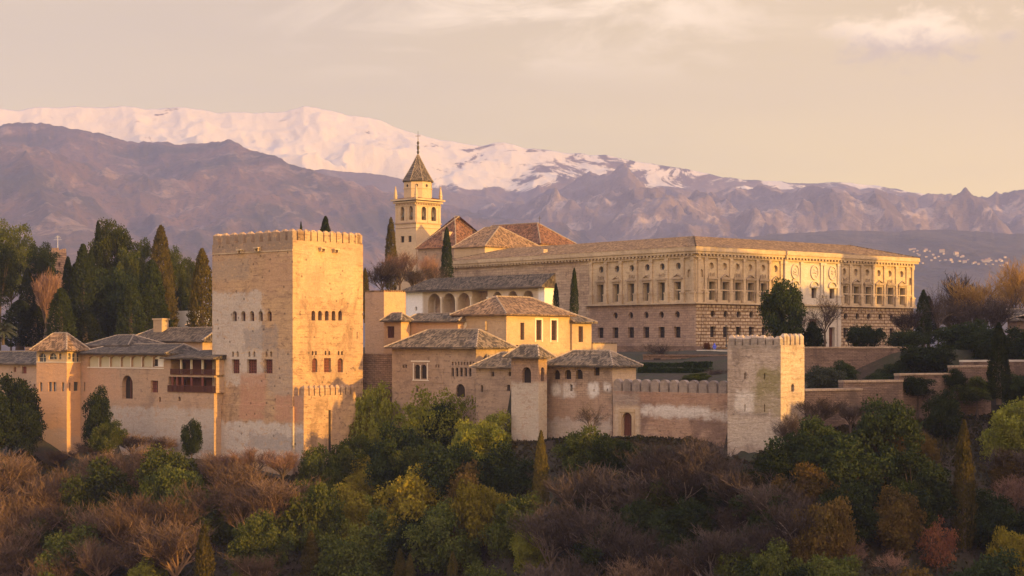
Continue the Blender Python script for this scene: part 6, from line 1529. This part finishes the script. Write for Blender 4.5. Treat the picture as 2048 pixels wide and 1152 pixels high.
# named trees of the hillside
for a in [
 ('leafy', 'gold', 715, 826, 84, 'yellow green tree with a rounded crown right of the bastion'), ('leafy', 'lime', 745, 782, 78, 'fresh green tree against the rubble wall beside the big tower'),
 ('sparse', 'lime', 872, 782, 110, 'airy lime tree with bare limbs before the oratory house'), ('leafy', 'lime', 1000, 832, 76, 'bright lime tree under the lookout turret'),
 ('leafy', 'lime', 945, 850, 86, 'bright yellow green tree left of the lookout turret foot'), ('leafy', 'gold', 832, 948, 124, 'glowing gold tree in the middle of the slope'),
 ('leafy', 'green', 640, 905, 80, 'dark rounded tree covering the bastion foot'), ('leafy', 'green', 700, 880, 90, 'mid green tree below the yellow green one by the bastion'),
 ('leafy', 'gold', 690, 985, 110, 'olive gold tree left of the glowing gold tree'), ('leafy', 'green', 620, 975, 110, 'large green tree below the bastion wall'),
 ('leafy', 'lime', 735, 1000, 60, 'small lime tree just left of the glowing gold tree'), ('leafy', 'ochre', 922, 1062, 56, 'small brown ochre tree low in the central wood'),
 ('leafy', 'lime', 1060, 1062, 66, 'small lime tree low at the edge of the grey thicket'), ('leafy', 'dark', 790, 860, 110, 'very dark tree below the oratory house'),
 ('leafy', 'dark', 900, 900, 120, 'very dark tree in the hollow below the lime trees'), ('leafy', 'dark', 1010, 900, 100, 'dark tree beneath the lookout turret lime trees'),
 ('leafy', 'green', 830, 895, 84, 'olive tree just above the glowing gold tree'), ('leafy', 'gold', 885, 975, 60, 'small yellowish tree right of the glowing gold tree'),
 ('leafy', 'green', 520, 1035, 96, 'green tree below the big square tower at the wood edge'), ('leafy', 'green', 470, 1012, 56, 'small dark green tree among russet trees below the big tower'),
 ('leafy', 'lime', 296, 1124, 66, 'lime bush at the bottom edge among russet trees'), ('leafy', 'lime', 490, 1138, 40, 'small lime bush at the bottom edge right of the pale cypress'),
 ('leafy', 'lime', 2020, 812, 96, 'bright lime tree at the right edge below the twin cypress'), ('leafy', 'lime', 2045, 842, 70, 'second bright lime tree at the right edge'),
 ('leafy', 'dark', 1770, 812, 120, 'broad dark evergreen below the stepped walls'), ('leafy', 'dark', 1888, 790, 70, 'dark upright evergreen under the third stepped wall'),
 ('leafy', 'ochre', 1790, 868, 76, 'olive brown topped tree below the broad dark evergreen'), ('leafy', 'ochre', 1852, 872, 46, 'slim olive brown tree right of the olive brown topped tree'),
 ('leafy', 'ochre', 1722, 935, 60, 'slim ochre tree in the middle of the right wood'), ('leafy', 'green', 1825, 965, 76, 'pale olive rounded tree left of the slim cypress'),
 ('leafy', 'ochre', 1790, 988, 90, 'ochre brown tree above the coral leaved tree'), ('leafy', 'ochre', 1640, 1012, 110, 'large ochre brown tree at lower right centre'),
 ('leafy', 'ochre', 1620, 1065, 80, 'second ochre brown tree under the large one'), ('sparse', 'coral', 1876, 1052, 72, 'coral leaved tree with pale limbs low on the right slope'),
 ('leafy', 'green', 1552, 1095, 110, 'grey green tree at the bottom edge right of centre'), ('leafy', 'green', 1475, 1105, 90, 'dark green tree at the bottom edge left of the grey green one'),
 ('leafy', 'ochre', 2015, 910, 70, 'ochre tree near the right edge above the pinkish shrub'), ('leafy', 'gold', 2035, 1070, 90, 'yellowish tree in the bottom right corner')]:
    tree('broadleaf_tree', *a, 'leafy trees of the hillside')
for a in [('cypress', 'cypgold', 408, 1050, 36, 'pale olive cypress at the bottom edge among russet trees', 6.2), ('cypress', 'cypgold', 1082, 862, 27, 'tall narrow golden cypress below the lookout turret', 7.5),
          ('cypress', 'cypgold', 1928, 842, 36, 'tall slim olive cypress on the right slope', 7.0), ('cypress', 'cypgold', 622, 1062, 34, 'ragged olive cypress low below the bastion', 5), ('cypress', 'cypgold', 800, 1098, 22, 'small pointed cypress at the bottom, left of a close pair', 5),
          ('cypress', 'cypgold', 820, 1108, 18, 'smallest pointed cypress at the bottom, right of a close pair', 5), ('cypress', 'cypgold', 905, 1104, 22, 'small pointed cypress at the bottom below the ochre tree', 5)]:
    tree('cypress_tree', a[0], a[1], a[2], a[3], a[4], a[5], 'cypresses of the hillside', hratio=a[6])
for a in [('thin', 'pinkb', 1694, 1068, 70, 'reddish bare tree low in front of the ochre trees'), ('thin', 'pinkb', 1784, 1090, 56, 'pale pink bare tree left of the coral leaved tree'), ('bare', 'pinkb', 2030, 945, 80, 'pinkish bare shrub at the right edge')]:
    tree('bare_tree', *a, 'bare trees of the hillside')

# the rest of the wood: every tree its own object, kind by where it grows
LAND = [(-200, 170, 'the lantern tower'), (170, 400, 'the gallery wing'), (400, 600, 'the big square tower'), (600, 780, 'the bastion'), (780, 960, 'the oratory house'), (960, 1100, 'the lookout turret'), (1100, 1280, 'the arcaded house'), (1280, 1450, 'the battlement wall'), (1450, 1615, 'the pale watch tower'), (1615, 1800, 'the retaining wall'), (1800, 2300, 'the stepped walls')]
DESC = {'russet': 'russet bare tree', 'mauve': 'grey purple bare tree', 'dark': 'dark evergreen broadleaf', 'green': 'mid green leafy tree', 'gold': 'yellow olive leafy tree', 'ochre': 'brown ochre leafy tree', 'lime': 'lime green leafy tree', 'pinkb': 'pinkish bare tree'}
ORD = ['first', 'second', 'third', 'fourth', 'fifth', 'sixth', 'seventh', 'eighth', 'ninth', 'tenth', 'eleventh', 'twelfth']
rg = random.Random(77); wood = []
def kind_at(px, py):
    u = rg.random()
    if px < 600 - max(0, (py - 980)) * .6: return 'russet' if u < .9 else 'green'
    if px < 640: return 'green' if u < .6 else 'russet'
    if px < 1090 - max(0, py - 1040) * .4: return ('dark' if u < .30 else 'green' if u < .68 else 'lime' if u < .80 else 'gold' if u < .92 else 'ochre')
    if px < 1600 - max(0, py - 980) * .7: return ('mauve' if u < .66 else 'dark' if u < .88 else 'green') if py < 1040 else ('mauve' if u < .5 else 'russet' if u < .85 else 'dark')
    return 'dark' if u < .60 else 'ochre' if u < .72 else 'green' if u < .9 else 'mauve'
def ymin(px): return float(np.interp(px, [0, 60, 160, 230, 400, 560, 620, 700, 790, 1000, 1100, 1250, 1440, 1460, 1560, 1600, 1700, 1900, 2048], [895, 905, 930, 880, 905, 925, 930, 850, 800, 860, 880, 872, 872, 908, 908, 850, 842, 815, 800]))
row = 0
for py in (0, 40, 84, 130, 178, 228, 280, 330):
    px = -20 + (row % 2) * 28
    while px < 2080:
        jx, jy = px + rg.uniform(-14, 14), ymin(min(max(px, 0), 2048)) + py + rg.uniform(-12, 12)
        k = kind_at(jx, jy)
        if jy < 1165: wood.append((jx, jy, k, rg.uniform(80, 125) * (1.0 + .12 * row / 4)))
        px += rg.uniform(56, 74) * (1.0 + .05 * row)
    row += 1
wood = [t for t in wood if not any((abs(t[0] - h[0]) < h[2] * .5 + t[3] * .42 and -25 < t[1] - h[1] < (110 if h[3] == 'cypress' else 30)) for h in HERO)][:290]; WOOD.append(1)
sets = {}
for i, (px, py, k, w_) in enumerate(wood):
    lm = next(l for a, b, l in LAND if a <= px < b); lv = 'high' if py - ymin(min(max(px, 0), 2048)) < 60 else 'halfway' if py < 1050 else 'low'
    sets.setdefault((k, lm, lv), []).append((px, i))
lab = {}
for (k, lm, lv), l in sets.items():
    l.sort()
    for j, (px, i) in enumerate(l):
        place = {'high': 'close under ' + lm, 'halfway': 'halfway down the slope below ' + lm, 'low': 'low on the slope below ' + lm}[lv]
        lab[i] = (DESC[k] + ' ' + place) if len(l) == 1 else f'{DESC[k]} {place}, {ORD[j]} from left'
for i, (px, py, k, w_) in enumerate(wood):
    if k in ('russet', 'mauve', 'pinkb'): tree('bare_tree', 'bare', k, px, py, w_, lab[i], 'bare trees of the hillside', hratio=1.3, bark=BARKS[k])
    else: tree('broadleaf_tree', 'leafy', k, px, py, w_, lab[i], 'leafy trees of the hillside', hratio=1.05)

# undergrowth between the trees
def undergrowth():
    g = np.random.default_rng(8); n = 120000; px = g.uniform(-150, 2200, n); y = g.uniform(0, 1, n) ** 1.5 * 130
    X = (px - 1024) / F * 235; yw = np.interp(X, WX, WY); Y = yw - .4 - y; X = (px - 1024) / F * Y
    P = np.stack([X, Y, ground(X, Y) + g.uniform(0, 1, n) ** 1.5 * np.clip(.25 + y * .12, .25, 1.6) * (0.4 + 1.1 * vnoise(X * .35, Y * .35, 9)) - .05], 1)
    a = unit(g.normal(size=(n, 3)) + np.array([0, 0, .8])); b = unit(np.cross(a, g.normal(size=(n, 3)))); s = g.uniform(.14, .42, (n, 1))
    me = np_mesh('undergrowth', quads(P, a * s, b * s * .5)); m = leaf_mat('undergrowth_leaves', (0.03, 0.03, 0.014), (0.055, 0.04, 0.024), (0.075, 0.055, 0.03), 0.12)
    o = link_mesh('undergrowth', me, m); o['kind'] = 'stuff'; o['label'] = 'tangled undergrowth covering the steep slope between the trees'
undergrowth()
